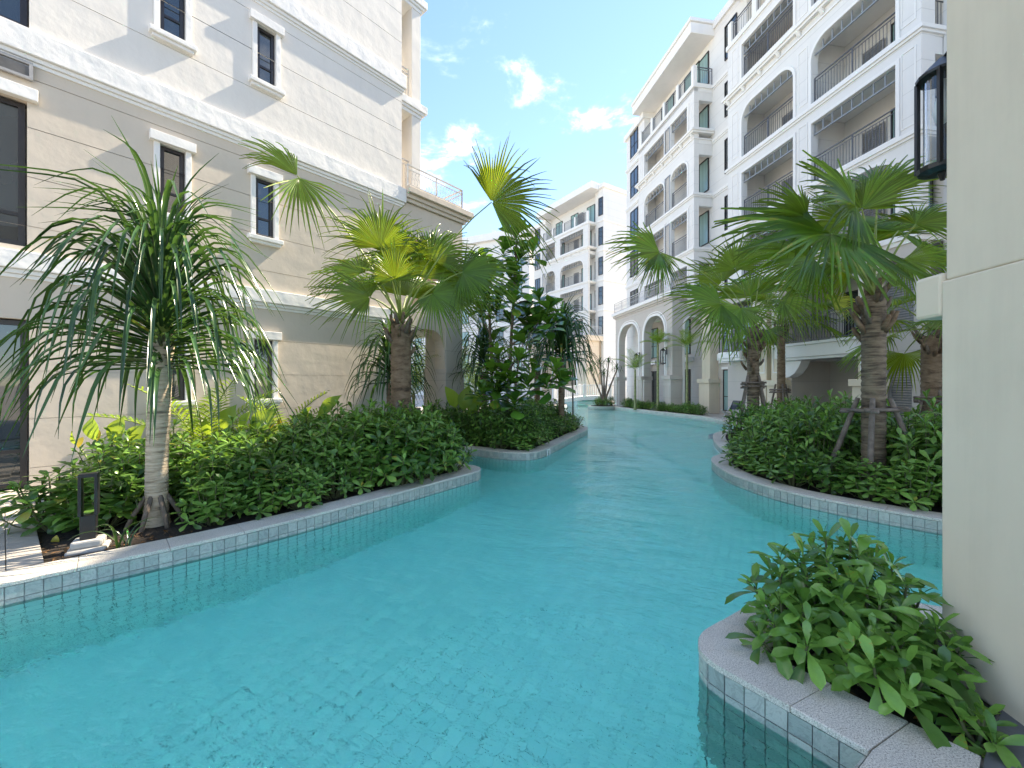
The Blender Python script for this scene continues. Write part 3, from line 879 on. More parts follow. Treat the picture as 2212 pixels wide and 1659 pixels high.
    railing(LB, (.1, -.12), (2.12, -.12), 7.14, .60, .10, 'silver', True, 1.0)
    railing(LB, (2.12, -.12), (2.12, 3.8), 7.14, .60, .10, 'silver', True, 1.0)
    for z in (9.42, 12.48):
        MB().box(.01, .90, .02, 2.6, z+.12, z+.33).box(.01, .83, .06, 2.5, z+.04, z+.12).box(.01, .76, .1, 2.4, z-.06, z+.04).build('balcony_slab', M['lb_band'], LB, bevel=.012)
    for z0, z1 in ((7.14, 9.36), (9.75, 12.42), (12.81, 14.0)):
        MB().box(.42, .72, .12, .62, z0, z1).build('column', M['lb_white'], LB, bevel=.01)
        MB().box(.44, .70, 2.1, 2.35, z0, z1).build('column', M['lb_white'], LB, bevel=.01)
        if z1 < 13:
            f = MB().ring(arch(.06, .35, z0+.05, z1-.1), arch(.02, .40, z0, z1-.02), 2.25, 2.31)
            f.box(.06, .35, 2.26, 2.30, z1-.75, z1-.68); f.box(.2, .225, 2.26, 2.30, z1-.7, z1-.1)
            f.build('balcony_screen', M['grey_metal'], LB)
        railing(LB, (.05, .3), (.42, .3), z0+.0, .95, .09, 'silver')
lb()

# ---- shared pieces of the white balcony buildings
def trim_ring(parent, x0, x1, z0, z1, r, y):
    MB().ring(arch(x0, x1, z0, z1, r, e=.002), arch(x0, x1, z0, z1, r, e=.11), y-.05, y-.001).build('surround', M['trim'], parent)
def brackets(parent, x0, x1, y, z, step=1.05):
    n = max(1, round((x1-x0)/step))
    for i in range(n+1):
        x = x0+.12+(x1-x0-.24)*i/n
        MB().add([(x-.06, y, z), (x+.06, y, z), (x+.06, y-.16, z), (x-.06, y-.16, z), (x-.06, y, z-.2), (x+.06, y, z-.2), (x+.06, y-.05, z-.16), (x-.06, y-.05, z-.16)],
                 [(0,1,2,3),(4,7,6,5),(0,4,5,1),(3,2,6,7),(0,3,7,4),(1,5,6,2)]).build('bracket', M['trim'], parent)
def ledge(parent, x0, x1, y0, y1, z, big=False, mat='trim'):
    """string course wrapping a projecting block"""
    if big:
        MB().box(x0-.20, x1+.20, y0-.22, y1, z+.46, z+.58).box(x0-.14, x1+.14, y0-.15, y1-.01, z+.36, z+.459).build('cornice', M[mat], parent)
        MB().box(x0-.05, x1+.05, y0-.05, y1-.02, z+.05, z+.11).build('moulding', M[mat], parent)
    else:
        MB().box(x0-.10, x1+.10, y0-.11, y1, z-.06, z+.06).box(x0-.05, x1+.05, y0-.055, y1-.01, z-.14, z-.061).build('moulding', M[mat], parent)

def balcony(parent, x0, x1, z0, z1, y, r=0.0, rail=True, deep=1.45, door=True, low=0.0, mirror=1):
    """what fills one balcony opening: moulded surround, lattice, railing, door and louvred unit behind"""
    trim_ring(parent, x0, x1, z0, z1, r, y)
    transom(parent, x0+.01, x1-.01, z1-.44, z1-.01, y+.06, ch=r)
    if rail: railing(parent, (x0+.02, y+.10), (x1-.02, y+.10), z0-low, .98)
    if door:
        L = x1-x0
        a = x0+.12*L if mirror < 0 else x1-.5*L
        window(parent, a, a+min(1.5, .42*L), z0-.05, z0+2.0, y+deep-.012, nx=2, pane='curtain', name='balcony_door')
        b = x1-.42*L if mirror < 0 else x0+.16*L
        louvre(parent, b, b+min(.8, .26*L), z0+.05, z0+1.75, y+deep-.02)

# ---- white building with arcade (RB): local x towards the camera along the facade, +y into the building
RB = empty('apartment_building', (10.05, 22.7, 0), R(-80.5), 'white apartment building with arched balconies above a greige arcade', 'building')
FL = [6.2, 9.2, 12.2, 15.2, 18.2]
def rb():
    BX0, BX1 = -6.5, 0.0
    # projecting bay
    rows = [(6.62, 8.40, 0), (9.28, 11.52, 0), (12.28, 14.46, .62), (15.95, 17.42, 0)]
    ops = [(-2.33, -.60), (-5.65, -3.06)]
    holes = [arch(a, b, z0, z1, r) for (z0, z1, r) in rows for (a, b) in ops]
    MB().holed([(BX0, 6.2), (BX1, 6.2), (BX1, 18.1), (BX0, 18.1)], holes, 0, .24).build('bay_wall', M['white'], RB)
    for z0, z1, r in rows:
        for k, (a, b) in enumerate(ops):
            balcony(RB, a, b, z0, z1, 0, r if k else min(r, .6), rail=z0 < 15, door=z0 < 15, low=0)
        if z0 < 15 and z0 > 9 or z0 > 15: shutter(RB, -2.95, -2.36, z0, z1-.02, -.03)
    for z in FL:
        MB().box(BX0+.01, BX1-.01, .01, 1.5, z-.17, z+.08).build('slab', M['trim'], RB)
    for z in (9.2, 12.2): ledge(RB, BX0, BX1, 0, 1.13, z)
    ledge(RB, BX0, BX1, 0, 1.13, 15.2, True); brackets(RB, BX0, BX1, -.02, 15.56)
    MB().box(-.24, -.001, .241, .30, 6.2, 18.1).build('corner_post', M['white'], RB)
    for zz, hh in ((8.45, .62), (11.55, .52), (14.4, .68), (17.4, .7)):
        MB().box(-.23, -.012, .25, 1.14, zz+.02, zz+hh).build('side_beam', M['white'], RB)
    MB().box(BX0+.001, BX0+.24, .241, 1.2, 6.2, 18.1).build('side_wall', M['white'], RB)
    # pilaster panels on the bay
    for x in (-2.98, -.34, -6.1):
        for z0, z1 in ((9.5, 11.7), (16.0, 17.6)):
            MB().ring(arch(x-.10, x+.10, z0, z1), arch(x-.14, x+.14, z0-.04, z1+.04), -.02, -.001).build('panel_moulding', M['trim'], RB)
    # top terrace of the bay: slab, posts, railings, eave
    MB().box(BX0-.05, BX1+.06, -.07, 1.2, 18.1, 18.32).box(BX0, BX1, 0, 1.2, 17.9, 18.099).build('terrace_slab', M['trim'], RB)
    for i in range(5):
        x = -.13+i*-1.52
        MB().box(x-.11, x+.11, -.02, .2, 18.32, 19.35).build('terrace_post', M['trim'], RB)
        if i < 4: railing(RB, (x-.12, .08), (x-1.40, .08), 18.32, .95)
    railing(RB, (-.05, .2), (-.05, 1.12), 18.32, .95)
    for a in (-1.9, -4.6): window(RB, a-.75, a+.75, 18.35, 20.6, 1.125, nx=2, pane='curtain', name='balcony_door')
    MB().box(-6.9, .16, -.30, 2.4, 20.95, 21.55).box(-6.98, .24, -.38, 2.4, 21.551, 21.75).build('eave', M['trim'], RB, bevel=.02)
    # recessed main wall, behind the bay and on both sides
    MB().box(-6.5, 2.6, 1.14, 9.0, GZ, 21.3).build('main_wall', M['white'], RB)
    MB().box(-6.6, 3, 1.02, 3, 21.3, 21.72).build('parapet', M['trim'], RB)
    for z in FL[1:] : MB().box(0.02, 2.46, 1.06, 1.15, z-.1, z+.06).box(.02, 2.46, 1.10, 1.15, z-.19, z-.101).build('string_course', M['trim'], RB)
    for z in FL: 
        window(RB, 1.05, 1.95, z+.65, z+2.45, 1.13, bars=(.3,), pane='pane')
        window(RB, -1.2, -.3, z+.45, z+2.3, 1.13, pane='curtain')
    # far wing with paired tall windows
    MB().box(-9.35, -6.49, .42, 8.0, GZ, 20.9).build('far_wing_wall', M['white'], RB)
    MB().box(-9.5, -6.4, .25, 8, 20.55, 20.95).build('parapet', M['trim'], RB)
    for z in FL:
        window(RB, -8.6, -7.42, z+.55, z+2.5, .41, nx=2, bars=(.42,), pane='pane')
        MB().box(-9.42, -6.55, .33, .43, z-.08, z+.08).box(-9.39, -6.55, .37, .43, z-.16, z-.081).build('string_course', M['trim'], RB)
        MB().box(-8.7, -7.32, .36, .42, z+.42, z+.53).box(-8.7, -7.32, .38, .42, z+2.52, z+2.63).build('sill', M['trim'], RB)
    # near wing, two columns of wide balconies
    W0, W1, WY = 2.47, 10.80, .20
    wr = [(6.65, 8.75, .7), (9.35, 11.60, 0), (12.35, 14.62, .66), (16.05, 17.62, 0)]
    wo = [(3.47, 6.35), (7.17, 10.13)]
    holes = [arch(a, b, z0, z1, r) for (z0, z1, r) in wr for (a, b) in wo]
    MB().holed([(W0, 6.2), (W1, 6.2), (W1, 18.1), (W0, 18.1)], holes, WY, WY+.26).build('wing_wall', M['white'], RB)
    for z0, z1, r in wr:
        for a, b in wo: balcony(RB, a, b, z0, z1, WY, r, deep=1.75)
    for z in FL: MB().box(W0+.01, W1-.01, WY+.02, 2.0, z-.17, z+.10).build('slab', M['trim'], RB)
    MB().box(W0+.001, W0+.25, WY+.261, 2.0, GZ, 18.1).box(6.65, 6.87, WY+.261, 2.0, 6.2, 18.1).build('side_wall', M['white'], RB)
    MB().box(W0, W1+6, 2.0, 10, GZ, 21.4).build('main_wall', M['white'], RB)
    for z in (9.2, 12.2): ledge(RB, W0, W1, WY, 1.5, z)
    ledge(RB, W0, W1, WY, 1.5, 15.2, True); brackets(RB, W0, W1, WY-.02, 15.56)
    for x in (2.97, 6.76, 10.46):
        for z0, z1 in ((9.5, 11.75), (12.6, 14.7), (16.1, 17.8)):
            MB().ring(arch(x-.17, x+.17, z0, z1), arch(x-.21, x+.21, z0-.04, z1+.04), WY-.02, WY-.001).build('panel_moulding', M['trim'], RB)
    for z in (9.2, 12.2, 15.2):
        MB().box(W1-.24, W1-.002, WY+.262, WY+.5, z, z+3).build('corner_post', M['white'], RB)
        MB().box(W1-.22, W1-.02, WY+.5, 2.0, z+2.3, z+3).build('side_beam', M['white'], RB)
        railing(RB, (W1-.1, WY+.5), (W1-.1, 2.0), z+.1, .98)
    MB().box(W0-.05, W1+.05, WY-.07, 2.1, 18.1, 18.32).build('terrace_slab', M['trim'], RB)
    for i in range(6):
        x = W0+.15+i*1.6
        MB().box(x-.12, x+.12, WY-.02, WY+.2, 18.32, 19.38).build('terrace_post', M['trim'], RB)
        if i < 5: railing(RB, (x+.13, WY+.09), (x+1.47, WY+.09), 18.32, .98)
    MB().box(W0-.3, W1+6, WY-.25, 3, 21.0, 21.4).box(W0-.35, W1+6, WY-.32, 3, 21.401, 21.8).build('eave', M['trim'], RB)
    # podium: arcade of the far part with terrace on top
    PY, PX = -.90, -.67
    a1, a2 = (-7.75, -4.7), (-3.95, -1.45)
    MB().holed([(-8.4, GZ), (PX, GZ), (PX, 6.5), (-8.4, 6.5)], [arch(*a1, GZ+.001, 5.85, 1.2), arch(*a2, GZ+.001, 5.85, 1.05)], PY, PY+.45).build('arcade_wall', M['greige'], RB)
    for a, b in (a1, a2):
        MB().ring(arch(a, b, GZ+.001, 5.85, 1.2 if b < -4 else 1.05, e=.001)[1:]+[(a, GZ)], arch(a, b, GZ+.001, 5.85, 1.2 if b < -4 else 1.05, e=.14)[1:]+[(a-.14, GZ)], PY-.05, PY-.001, closed=False).build('arch_moulding', M['trim'], RB)
        MB().ring(arch(a, b, GZ+.001, 5.85, 1.2 if b < -4 else 1.05, e=.20)[1:]+[(a-.2, GZ)], arch(a, b, GZ+.001, 5.85, 1.2 if b < -4 else 1.05, e=.26)[1:]+[(a-.26, GZ)], PY-.03, PY-.001, closed=False).build('arch_moulding', M['trim'], RB)
    # deep arch reveals and inner wall with second arch row
    MB().holed([(PY+.45, GZ), (1.10, GZ), (1.10, 6.5), (PY+.45, 6.5)], [arch(-.15, .95, GZ+.001, 5.5, .5)], 0, .4).build('arcade_return', M['greige'], RB)
    o = bpy.data.objects[-1] if False else None
    MB().box(-8.3, PX-.01, 1.0, 1.13, GZ, 6.3).build('arcade_back_wall', M['greige'], RB)
    for (a, b), zz in ((a1, 0), (a2, 0)):
        window(RB, a+.9, a+2.1, 3.5, 5.6, .99, nx=2, bars=(.4,), pane='curtain')
        window(RB, a+.9, a+2.1, GZ+.05, 2.6, .99, nx=2, bars=(.75,), pane='pane')
        MB().box(a+.5, a+2.4, .6, 1.0, 3.05, 3.3).build('inner_ledge', M['trim'], RB)
    MB().box(-8.3, PX, PY+.46, 1.0, 6.3, 6.48).build('slab', M['trim'], RB)
    for x0, x1 in ((-4.62, -4.02), (-1.42, -.62), (-8.45, -7.8)):
        MB().box(x0, x1, PY-.14, PY+.5, GZ, 1.95).box(x0-.07, x1+.07, PY-.22, PY+.58, 1.951, 2.2).build('pier_plinth', M['greige'], RB, bevel=.015)
        MB().ring(arch(x0+.12, x1-.12, .5, 1.6), arch(x0+.09, x1-.09, .47, 1.63), PY-.155, PY-.141).build('panel_moulding', M['greige'], RB)
    for e, z0, z1 in ((.06, 6.5, 6.6), (.15, 6.601, 6.74), (.24, 6.741, 6.95)):
        MB().box(-8.4-e, PX+e, PY-e, 1.13, z0, z1).build('cornice', M['greige' if e < .2 else 'trim'], RB, bevel=.012)
    railing(RB, (-8.4, PY-.1), (PX+.1, PY-.1), 6.95, .72, .11, 'silver', True, 1.3)
    railing(RB, (PX+.1, PY-.1), (PX+.1, .9), 6.95, .72, .11, 'silver', True, 1.3)
    # lower two storeys under the recessed wall and the near wing
    MB().box(-.66, 2.5, .90, 1.139, GZ, 6.2).build('lower_wall', M['greige'], RB)
    MB().box(.12, .80, .40, .9, GZ, 6.2).build('pilaster', M['pier'], RB, bevel=.015)
    MB().box(.02, .90, .28, .9, GZ, 1.75).box(-.05, .97, .20, .9, 1.751, 1.98).build('pier_plinth', M['pier'], RB, bevel=.015)
    for z0, z1, p in ((.3, 2.45, 'curtain'), (3.45, 5.6, 'curtain')):
        window(RB, 1.26, 2.15, z0, z1, .89, nx=2, bars=(.35,), pane=p)
        MB().box(1.16, 2.25, .82, .9, z1+.02, z1+.14).build('lintel', M['trim'], RB)
    MB().box(.9, 2.45, .74, .9, 2.95, 3.3).box(.95, 2.4, .8, .9, 2.8, 2.949).build('ledge', M['trim'], RB)
    MB().holed([(W0, GZ), (W1, GZ), (W1, 6.2), (W0, 6.2)], [arch(6.25, 9.02, GZ+.001, 2.62), arch(6.25, 9.02, 3.22, 5.7, .95), arch(2.75, 4.1, 3.25, 5.6), arch(9.75, 10.55, GZ+.001, 2.5), arch(9.6, 10.6, 3.3, 5.6, .5)], WY+.004, WY+.35).build('lower_wall', M['greige'], RB)
    MB().box(6.1, 6.25, WY+.35, 3.2, GZ, 6.1).box(9.02, 9.2, WY+.35, 3.2, GZ, 6.1).box(6.25, 9.02, 1.98, 1.995, GZ, 2.7).build('recess_wall', M['greige'], RB)
    MB().box(6.0, 9.3, -.38, 1.99, 2.72, 3.16).box(5.92, 9.38, -.46, 1.2, 3.161, 3.26).box(6.05, 9.25, -.30, 1.99, 2.62, 2.719).build('balcony_slab', M['trim'], RB, bevel=.015)
    railing(RB, (6.0, -.34), (9.3, -.34), 3.26, 1.0); railing(RB, (6.0, -.34), (6.0, .2), 3.26, 1.0)
    window(RB, 6.9, 8.5, 3.3, 5.3, 1.99, nx=2, pane='pane', name='balcony_door')
    louvre(RB, 9.78, 10.52, GZ+.05, 2.45, .42); louvre(RB, 9.7, 10.5, 3.4, 5.2, .45)
    # curved white bracket under the balcony
    pts = [(0, 0), (.75, 0)] + [(.75-.75*math.sin(R(a)), -.62+.62*math.cos(R(a))) for a in range(0, 91, 15)]
    MB().holed([(6.26+p[0]*1.0, 2.61+p[1]*1.0) for p in pts[:1]+[(.75, 0), (.62, -.25), (.42, -.5), (.15, -.64), (0, -.66)]], [], -.1, .3).build('curved_bracket', M['trim'], RB)
    # second small balcony and piers
    MB().box(2.7, 4.2, -.5, .2, 2.92, 3.2).box(2.78, 4.12, -.42, .2, 2.78, 2.919).build('balcony_slab', M['trim'], RB, bevel=.012)
    railing(RB, (2.75, -.45), (4.15, -.45), 3.2, .95); railing(RB, (2.75, -.45), (2.75, .2), 3.2, .95)
    window(RB, 2.85, 4.0, 3.25, 5.4, .5, nx=2, pane='curtain', name='balcony_door')
    for x0, x1 in ((4.5, 5.3), (5.55, 6.02), (9.2, 9.75)):
        MB().box(x0, x1, -.12, .2, GZ, 6.2).build('pilaster', M['pier'], RB, bevel=.015)
        MB().box(x0-.1, x1+.1, -.24, .22, GZ, 1.62).box(x0-.17, x1+.17, -.32, .24, 1.621, 1.86).build('pier_plinth', M['pier'], RB, bevel=.015)
        MB().ring(arch(x0+.14, x1-.14, 2.2, 5.9), arch(x0+.09, x1-.09, 2.15, 5.95), -.14, -.121).build('panel_moulding', M['trim'], RB)
    for e, z0, z1 in ((.05, 5.95, 6.08), (.12, 6.081, 6.25)): MB().box(W0-e, W1+e, WY-e, 1.9, z0, z1).build('cornice', M['trim'], RB)
    MB().box(W1, W1+6, 1.0, 2.0, GZ, 21.0).build('return_wall', M['white'], RB)
    for z in (3.2, 6.2): ledge(RB, W1, W1+5, 1.0, 1.9, z)
    return
rb()
# the return of the arcade (faces the camera): turn the piece built flat into place
for o in bpy.data.objects:
    if o.name == 'arcade_return':
        o.rotation_euler = (0, 0, R(90)); o.location = (-.67, 0, 0)
        ring_o = MB().ring(arch(-.15, .95, GZ+.001, 5.5, .5, e=.001), arch(-.15, .95, GZ+.001, 5.5, .5, e=.12), -.04, -.001)
        r_ = ring_o.build('arch_moulding', M['trim'], RB); r_.rotation_euler = (0, 0, R(90)); r_.location = (-.67, 0, 0)

_rbm = Matrix.Translation((10.05, 22.7, 0)) @ Matrix.Rotation(R(-80.5), 4, 'Z')
for i, (x, y, z, d) in enumerate(((-1.02, -1.04, 3.25, 'on the corner pier of the arcade'), (-4.32, -1.04, 3.2, 'on the pier between the two arcade arches'), (4.9, -.14, 3.15, 'on the panelled pilaster beside the small balcony'))):
    lantern(_rbm @ Vector((x, y, z)), R(-80.5), 'black wall lantern ' + d, 1.35, 'lanterns on the arcade')
lantern(_rbm @ Vector((-.26, .98, 3.15)), R(-80.5)+R(90), 'black wall lantern on the side return of the arcade', 1.35, 'lanterns on the arcade')

# ---- white building beyond (FB)
FB = empty('apartment_building', (8.0, 41.5, 0), R(-57.5), 'white balcony building standing beyond the pool bridge', 'building')
def fb():
    rows = [(6.62, 8.5, 0), (9.28, 11.6, 0), (12.28, 14.6, .75), (15.95, 17.75, 0)]
    ops = [(-4.92, -1.16), (-7.6, -5.8)]
    MB().holed([(-8.36, 6.0), (-.45, 6.0), (-.45, 18.1), (-8.36, 18.1)], [arch(a, b, z0, z1, r) for z0, z1, r in rows for a, b in ops], 0, .25).build('bay_wall', M['white'], FB)
    for z0, z1, r in rows:
        for k, (a, b) in enumerate(ops):
            balcony(FB, a, b, z0, z1, 0, r, rail=True, deep=1.5, mirror=1)
        shutter(FB, -8.15, -7.62, z0, z1-.02, -.03)
    for z in FL: MB().box(-8.3, -.5, .02, 1.55, z-.17, z+.08).build('slab', M['trim'], FB)
    for z in (9.2, 12.2): ledge(FB, -8.36, -.45, 0, 1.2, z)
    ledge(FB, -8.36, -.45, 0, 1.2, 15.2, True); brackets(FB, -8.3, -.5, -.02, 15.56, 1.3)
    MB().box(-8.5, -.38, -.08, 1.4, 18.1, 18.34).build('terrace_slab', M['trim'], FB)
    MB().box(-9.0, .35, -.35, 3, 21.35, 22.0).build('eave', M['trim'], FB, bevel=.02)
    for i in range(5):
        x = -.6-i*1.9
        MB().box(x-.1, x+.1, -.02, .18, 18.34, 19.4).build('terrace_post', M['trim'], FB)
        if i < 4: railing(FB, (x-.1, .08), (x-1.8, .08), 18.34, 1.0)
    for a in (-1.6, -4.2, -6.9): window(FB, a-.6, a+.6, 18.36, 20.6, 1.49, nx=2, pane='curtain', name='balcony_door')
    louvre(FB, -3.5, -2.6, 18.4, 20.3, 1.3)
    MB().box(-11.1, .2, 1.5, 10, GZ, 21.4).build('main_wall', M['white'], FB)
    MB().box(-11.1, -8.36, .7, 10, GZ, 20.9).build('side_wing_wall', M['white'], FB)
    MB().box(-11.3, -8.3, .5, 6, 20.7, 21.2).build('parapet', M['trim'], FB)
    MB().box(-.45, .2, 1.0, 1.5, GZ, 21.4).build('corner_post', M['white'], FB)
    for z in FL:
        window(FB, -10.6, -9.6, z+.5, z+2.4, .69, nx=2, bars=(.4,), pane='pane')
        window(FB, -1.0, -.2, z+.5, z+2.3, .99 if False else 1.495, nx=2, bars=(.45,), pane='curtain')
    # near side wall (faces the camera)
    MB().box(.2, .9, .8, 12, GZ, 21.4).build('side_wall', M['white'], FB)
    for z in FL[1:]: MB().box(.12, .98, .72, 12, z-.1, z+.06).build('string_course', M['trim'], FB)
    MB().box(.0, 1.1, .6, 12, 21.4, 21.8).build('parapet', M['trim'], FB)
    for z in FL:
        window(FB, .25, .85, z+.5, z+2.3, .79, bars=(.5, .75), pane='pane')
    # sand-coloured podium with arches and a small terrace
    MB().holed([(-9, GZ), (.6, GZ), (.6, 6.0), (-9, 6.0)], [arch(-3.6, -.9, GZ+.001, 5.0, 1.2), arch(-7.6, -4.8, GZ+.001, 5.0, 1.2)], -1.2, -.8).build('arcade_wall', M['sand'], FB)
    MB().box(-9, .6, .5, 1.5, GZ, 6.0).build('arcade_back_wall', M['sand'], FB)
    MB().box(.2, .6, -.8, .8, GZ, 6.0).build('arcade_return', M['sand'], FB)
    for a, b in ((-3.6, -.9), (-7.6, -4.8)):
        MB().ring(arch(a, b, GZ+.001, 5.0, 1.2, e=.001), arch(a, b, GZ+.001, 5.0, 1.2, e=.2), -1.25, -1.201).build('arch_moulding', M['trim'], FB)
        window(FB, a+.6, a+2.0, .3, 2.6, .49, nx=2, pane='pane')
    MB().box(-9.2, .85, -1.4, 1.0, 6.0, 6.5).build('cornice', M['sand'], FB)
    railing(FB, (-9, -1.25), (.7, -1.25), 6.5, .9, .14, 'silver'); railing(FB, (.7, -1.25), (.7, .7), 6.5, .9, .14, 'silver')
fb()
# ---- low far wing seen behind the big-leaved trees
FC = empty('apartment_building', (2.2, 51.2, 0), R(-25.5-0.0), 'pale apartment block far behind the big-leaved trees', 'building')
def fc():
    X0 = -22.0
    MB().box(X0, 0, 0, 8, GZ, 20.3).build('wall', M['white'], FC)
    MB().box(X0, .3, -.5, 8, 20.3, 21.2).build('eave', M['trim'], FC)
    for z in (3.2, 6.2, 9.2, 12.2, 15.2):
        MB().box(X0, .1, -.12, .02, z-.12, z+.06).build('string_course', M['trim'], FC)
    for i in range(7):
        x = -1.6-i*2.6
        for z in (.3, 3.2, 6.2, 9.2, 12.2, 15.2):
            window(FC, x-.55, x+.55, z+.55, z+2.5, -.012, nx=2, bars=(.4,), pane='pane' if (i+int(z)) % 3 else 'curtain')
fc()

# ---- the plain pier beside the camera with its cap block and lantern (local frame along the pier)
PR = empty('pier', (2.315, 2.02, 0.14), R(-6.7), 'plain pale rendered pier with a projecting cap block beside the small planter', 'pier')
MB().box(0, .75, -1.05, .225, 0, 2.12).build('lower_shaft', M['pier'], PR, bevel=.012)
MB().box(.003, .8, .2262, .40, 1.93, 2.17).build('cap_block', M['pier'], PR, bevel=.02)
MB().box(.006, .75, -1.03, .205, 2.121, 7.0).build('upper_shaft', M['pier'], PR, bevel=.01)
MB().box(-.012, .05, -1.05, -.22, -.001, 7.0).build('pilaster_strip', M['pier'], PR, bevel=.008)
MB().box(.0, 9.0, -7.0, .19, 7.001, 12.5).build('upper_wall', M['lb_white'], PR)
_pm = Matrix.Translation((2.315, 2.02, 0.14)) @ Matrix.Rotation(R(-6.7), 4, 'Z')
lantern(_pm @ Vector((.13, .206, 3.08)), R(-6.7)+R(180), 'large black wall lantern with clear glass and a bulb on the plain pier', .98)

# ---- bridge over the far end of the pool
BR = empty('footbridge', (3.6, 33.0, 0.1), R(4), 'low white footbridge with baluster railings across the far end of the pool', 'bridge')
pts = []
def bz(s): return .38 + .30*math.sin(math.pi*s)
n = 14; dk = MB()
for i in range(n):
    a, b = i/n, (i+1)/n
    x0, x1 = a*6.2, b*6.2
    dk.add([(x0,-.9,bz(a)),(x1,-.9,bz(b)),(x1,.9,bz(b)),(x0,.9,bz(a)),(x0,-.9,bz(a)-.3),(x1,-.9,bz(b)-.3),(x1,.9,bz(b)-.3),(x0,.9,bz(a)-.3)], [(0,1,2,3),(4,7,6,5),(0,4,5,1),(2,6,7,3)])
dk.build('deck', M['trim'], BR)
for y in (-.85, .85):
    rl = MB(); bb = MB()
    for i in range(n):
        a, b = i/n, (i+1)/n
        rl.bar((a*6.2, y, bz(a)+.85), (b*6.2, y, bz(b)+.85), .07, .06)
        for k in range(3):
            s = a+(b-a)*k/3; bb.bar((s*6.2, y, bz(s)), (s*6.2, y, bz(s)+.82), .05)
    o = rl.build('handrail', M['trim'], BR)
    bb.build('balusters', M['trim'], o, kind='stuff')
    for s in (0, .33, .66, 1): MB().box(s*6.2-.09, s*6.2+.09, y-.09, y+.09, bz(s)-.3, bz(s)+.98).build('newel_post', M['trim'], BR)
# ------------------------------------------------------------------ plants
rnd = random.uniform
def frame(d, up=Vector((0, 0, 1))):
    """matrix whose +y is d and whose +z is as near up as possible"""
    y = d.normalized(); x = y.cross(up)
    if x.length < 1e-3: x = y.cross(Vector((1, 0, 0)))
    x.normalize(); z = x.cross(y)
    return Matrix(((x.x, y.x, z.x), (x.y, y.y, z.y), (x.z, y.z, z.z)))
def leaf_pts(L, W, prof, bend=0.3, fold=0.25, n=5, wavy=0.0):
    """spatula leaf along +y: midrib plus two edges, bent down towards the tip"""
    vs = []; fs = []
    ph = rnd(0, 6)
    for i in range(n+1):
        s = i/n
        w = W*0.5*prof(s)
        a = bend*s
        y = L*s*math.cos(a*.5); z = -L*s*math.sin(a*.5) + L*.04*s
        wz = wavy*W*math.sin(s*9+ph)
        vs += [(-w, y, z+w*fold+wz), (0, y, z), (w, y, z+w*fold-wz)]
    for i in range(n):
        b = 3*i
        fs += [(b, b+1, b+4, b+3), (b+1, b+2, b+5, b+4)]
    return vs, fs
obov = lambda s: (0.16 + 0.10*s if s < .12 else 0.17+.83*math.sin(min(1, (s-.12)/.62)*math.pi/2)**1.4 if s < .74 else math.sqrt(max(0, 1-((s-.74)/.26)**2.2))*1.0+.02)
ovat = lambda s: max(.03, math.sin(min(1, s*1.02+.02)*math.pi)**.75*(1.15-.3*s))
heart = lambda s: max(.02, (1-s)**.62*(.75+.5*math.sin(s*3)))
LEAVES = [leaf_pts(1, rnd(.29, .37), obov, rnd(.1, .7), rnd(.15, .4), 5, rnd(0, .03)) for _ in range(6)]

def rosette_dirs(axis, n, spread=(10, 100)):
    F = frame(Vector((rnd(-.3, .3), rnd(-.3, .3), 1)).cross(axis) if axis.length else Vector((1, 0, 0)))
    ax = axis.normalized()
    p = ax.orthogonal().normalized(); q = ax.cross(p)
    a0 = rnd(0, 6.28)
    for i in range(n):
        f = i/(n-1)
        th = R(spread[0]+(spread[1]-spread[0])*f**.85 + rnd(-9, 9)); a = a0+i*2.399
        yield f, (ax*math.cos(th)+(p*math.cos(a)+q*math.sin(a))*math.sin(th)).normalized(), ax

def shrub_mesh(rx, h, nros, leafL, nl=9, name='foliage', mat='shrub', yellow=0):
    """dome of leaf rosettes carried on thin stems"""
    fo = MB(); st = MB()
    for k in range(nros):
        f = (k+.5)/nros
        # denser on the outside of a dome
        el = math.asin(min(1, .02+.98*f)); a = k*2.399+rnd(-.3, .3)
        rr = rnd(.72, 1.05) if k % 5 else rnd(.3, .6)
        p = Vector((rx*math.cos(el)**.7*math.cos(a)*rr, rx*math.cos(el)**.7*math.sin(a)*rr, h*(.20+.74*math.sin(el)*rnd(.82, 1.14))))
        ax = Vector((math.cos(a)*math.cos(el)*.8, math.sin(a)*math.cos(el)*.8, .55+.6*f)).normalized()
        base = Vector((p.x*.25, p.y*.25, 0.0))
        st.tube([base, base.lerp(p, .5)+Vector((p.x, p.y, 0))*.12, p], [.012, .009, .006], 4, False)
        for fr, d, up in rosette_dirs(ax, nl, (14, 105)):
            L = leafL*rnd(.75, 1.15)*(.6+.4*min(1, fr*2))
            vs, fs = random.choice(LEAVES)
            F = frame(d, ax)
            q = p - ax*leafL*.45*fr
            fo.rnd(min(.99, rnd(0, .55)+.3*(1-fr)))
            fo.add([q + F @ (Vector(v)*L) for v in vs], fs)
    return fo.mesh(name, M[mat], True), st.mesh('stems', M['stem'], True)

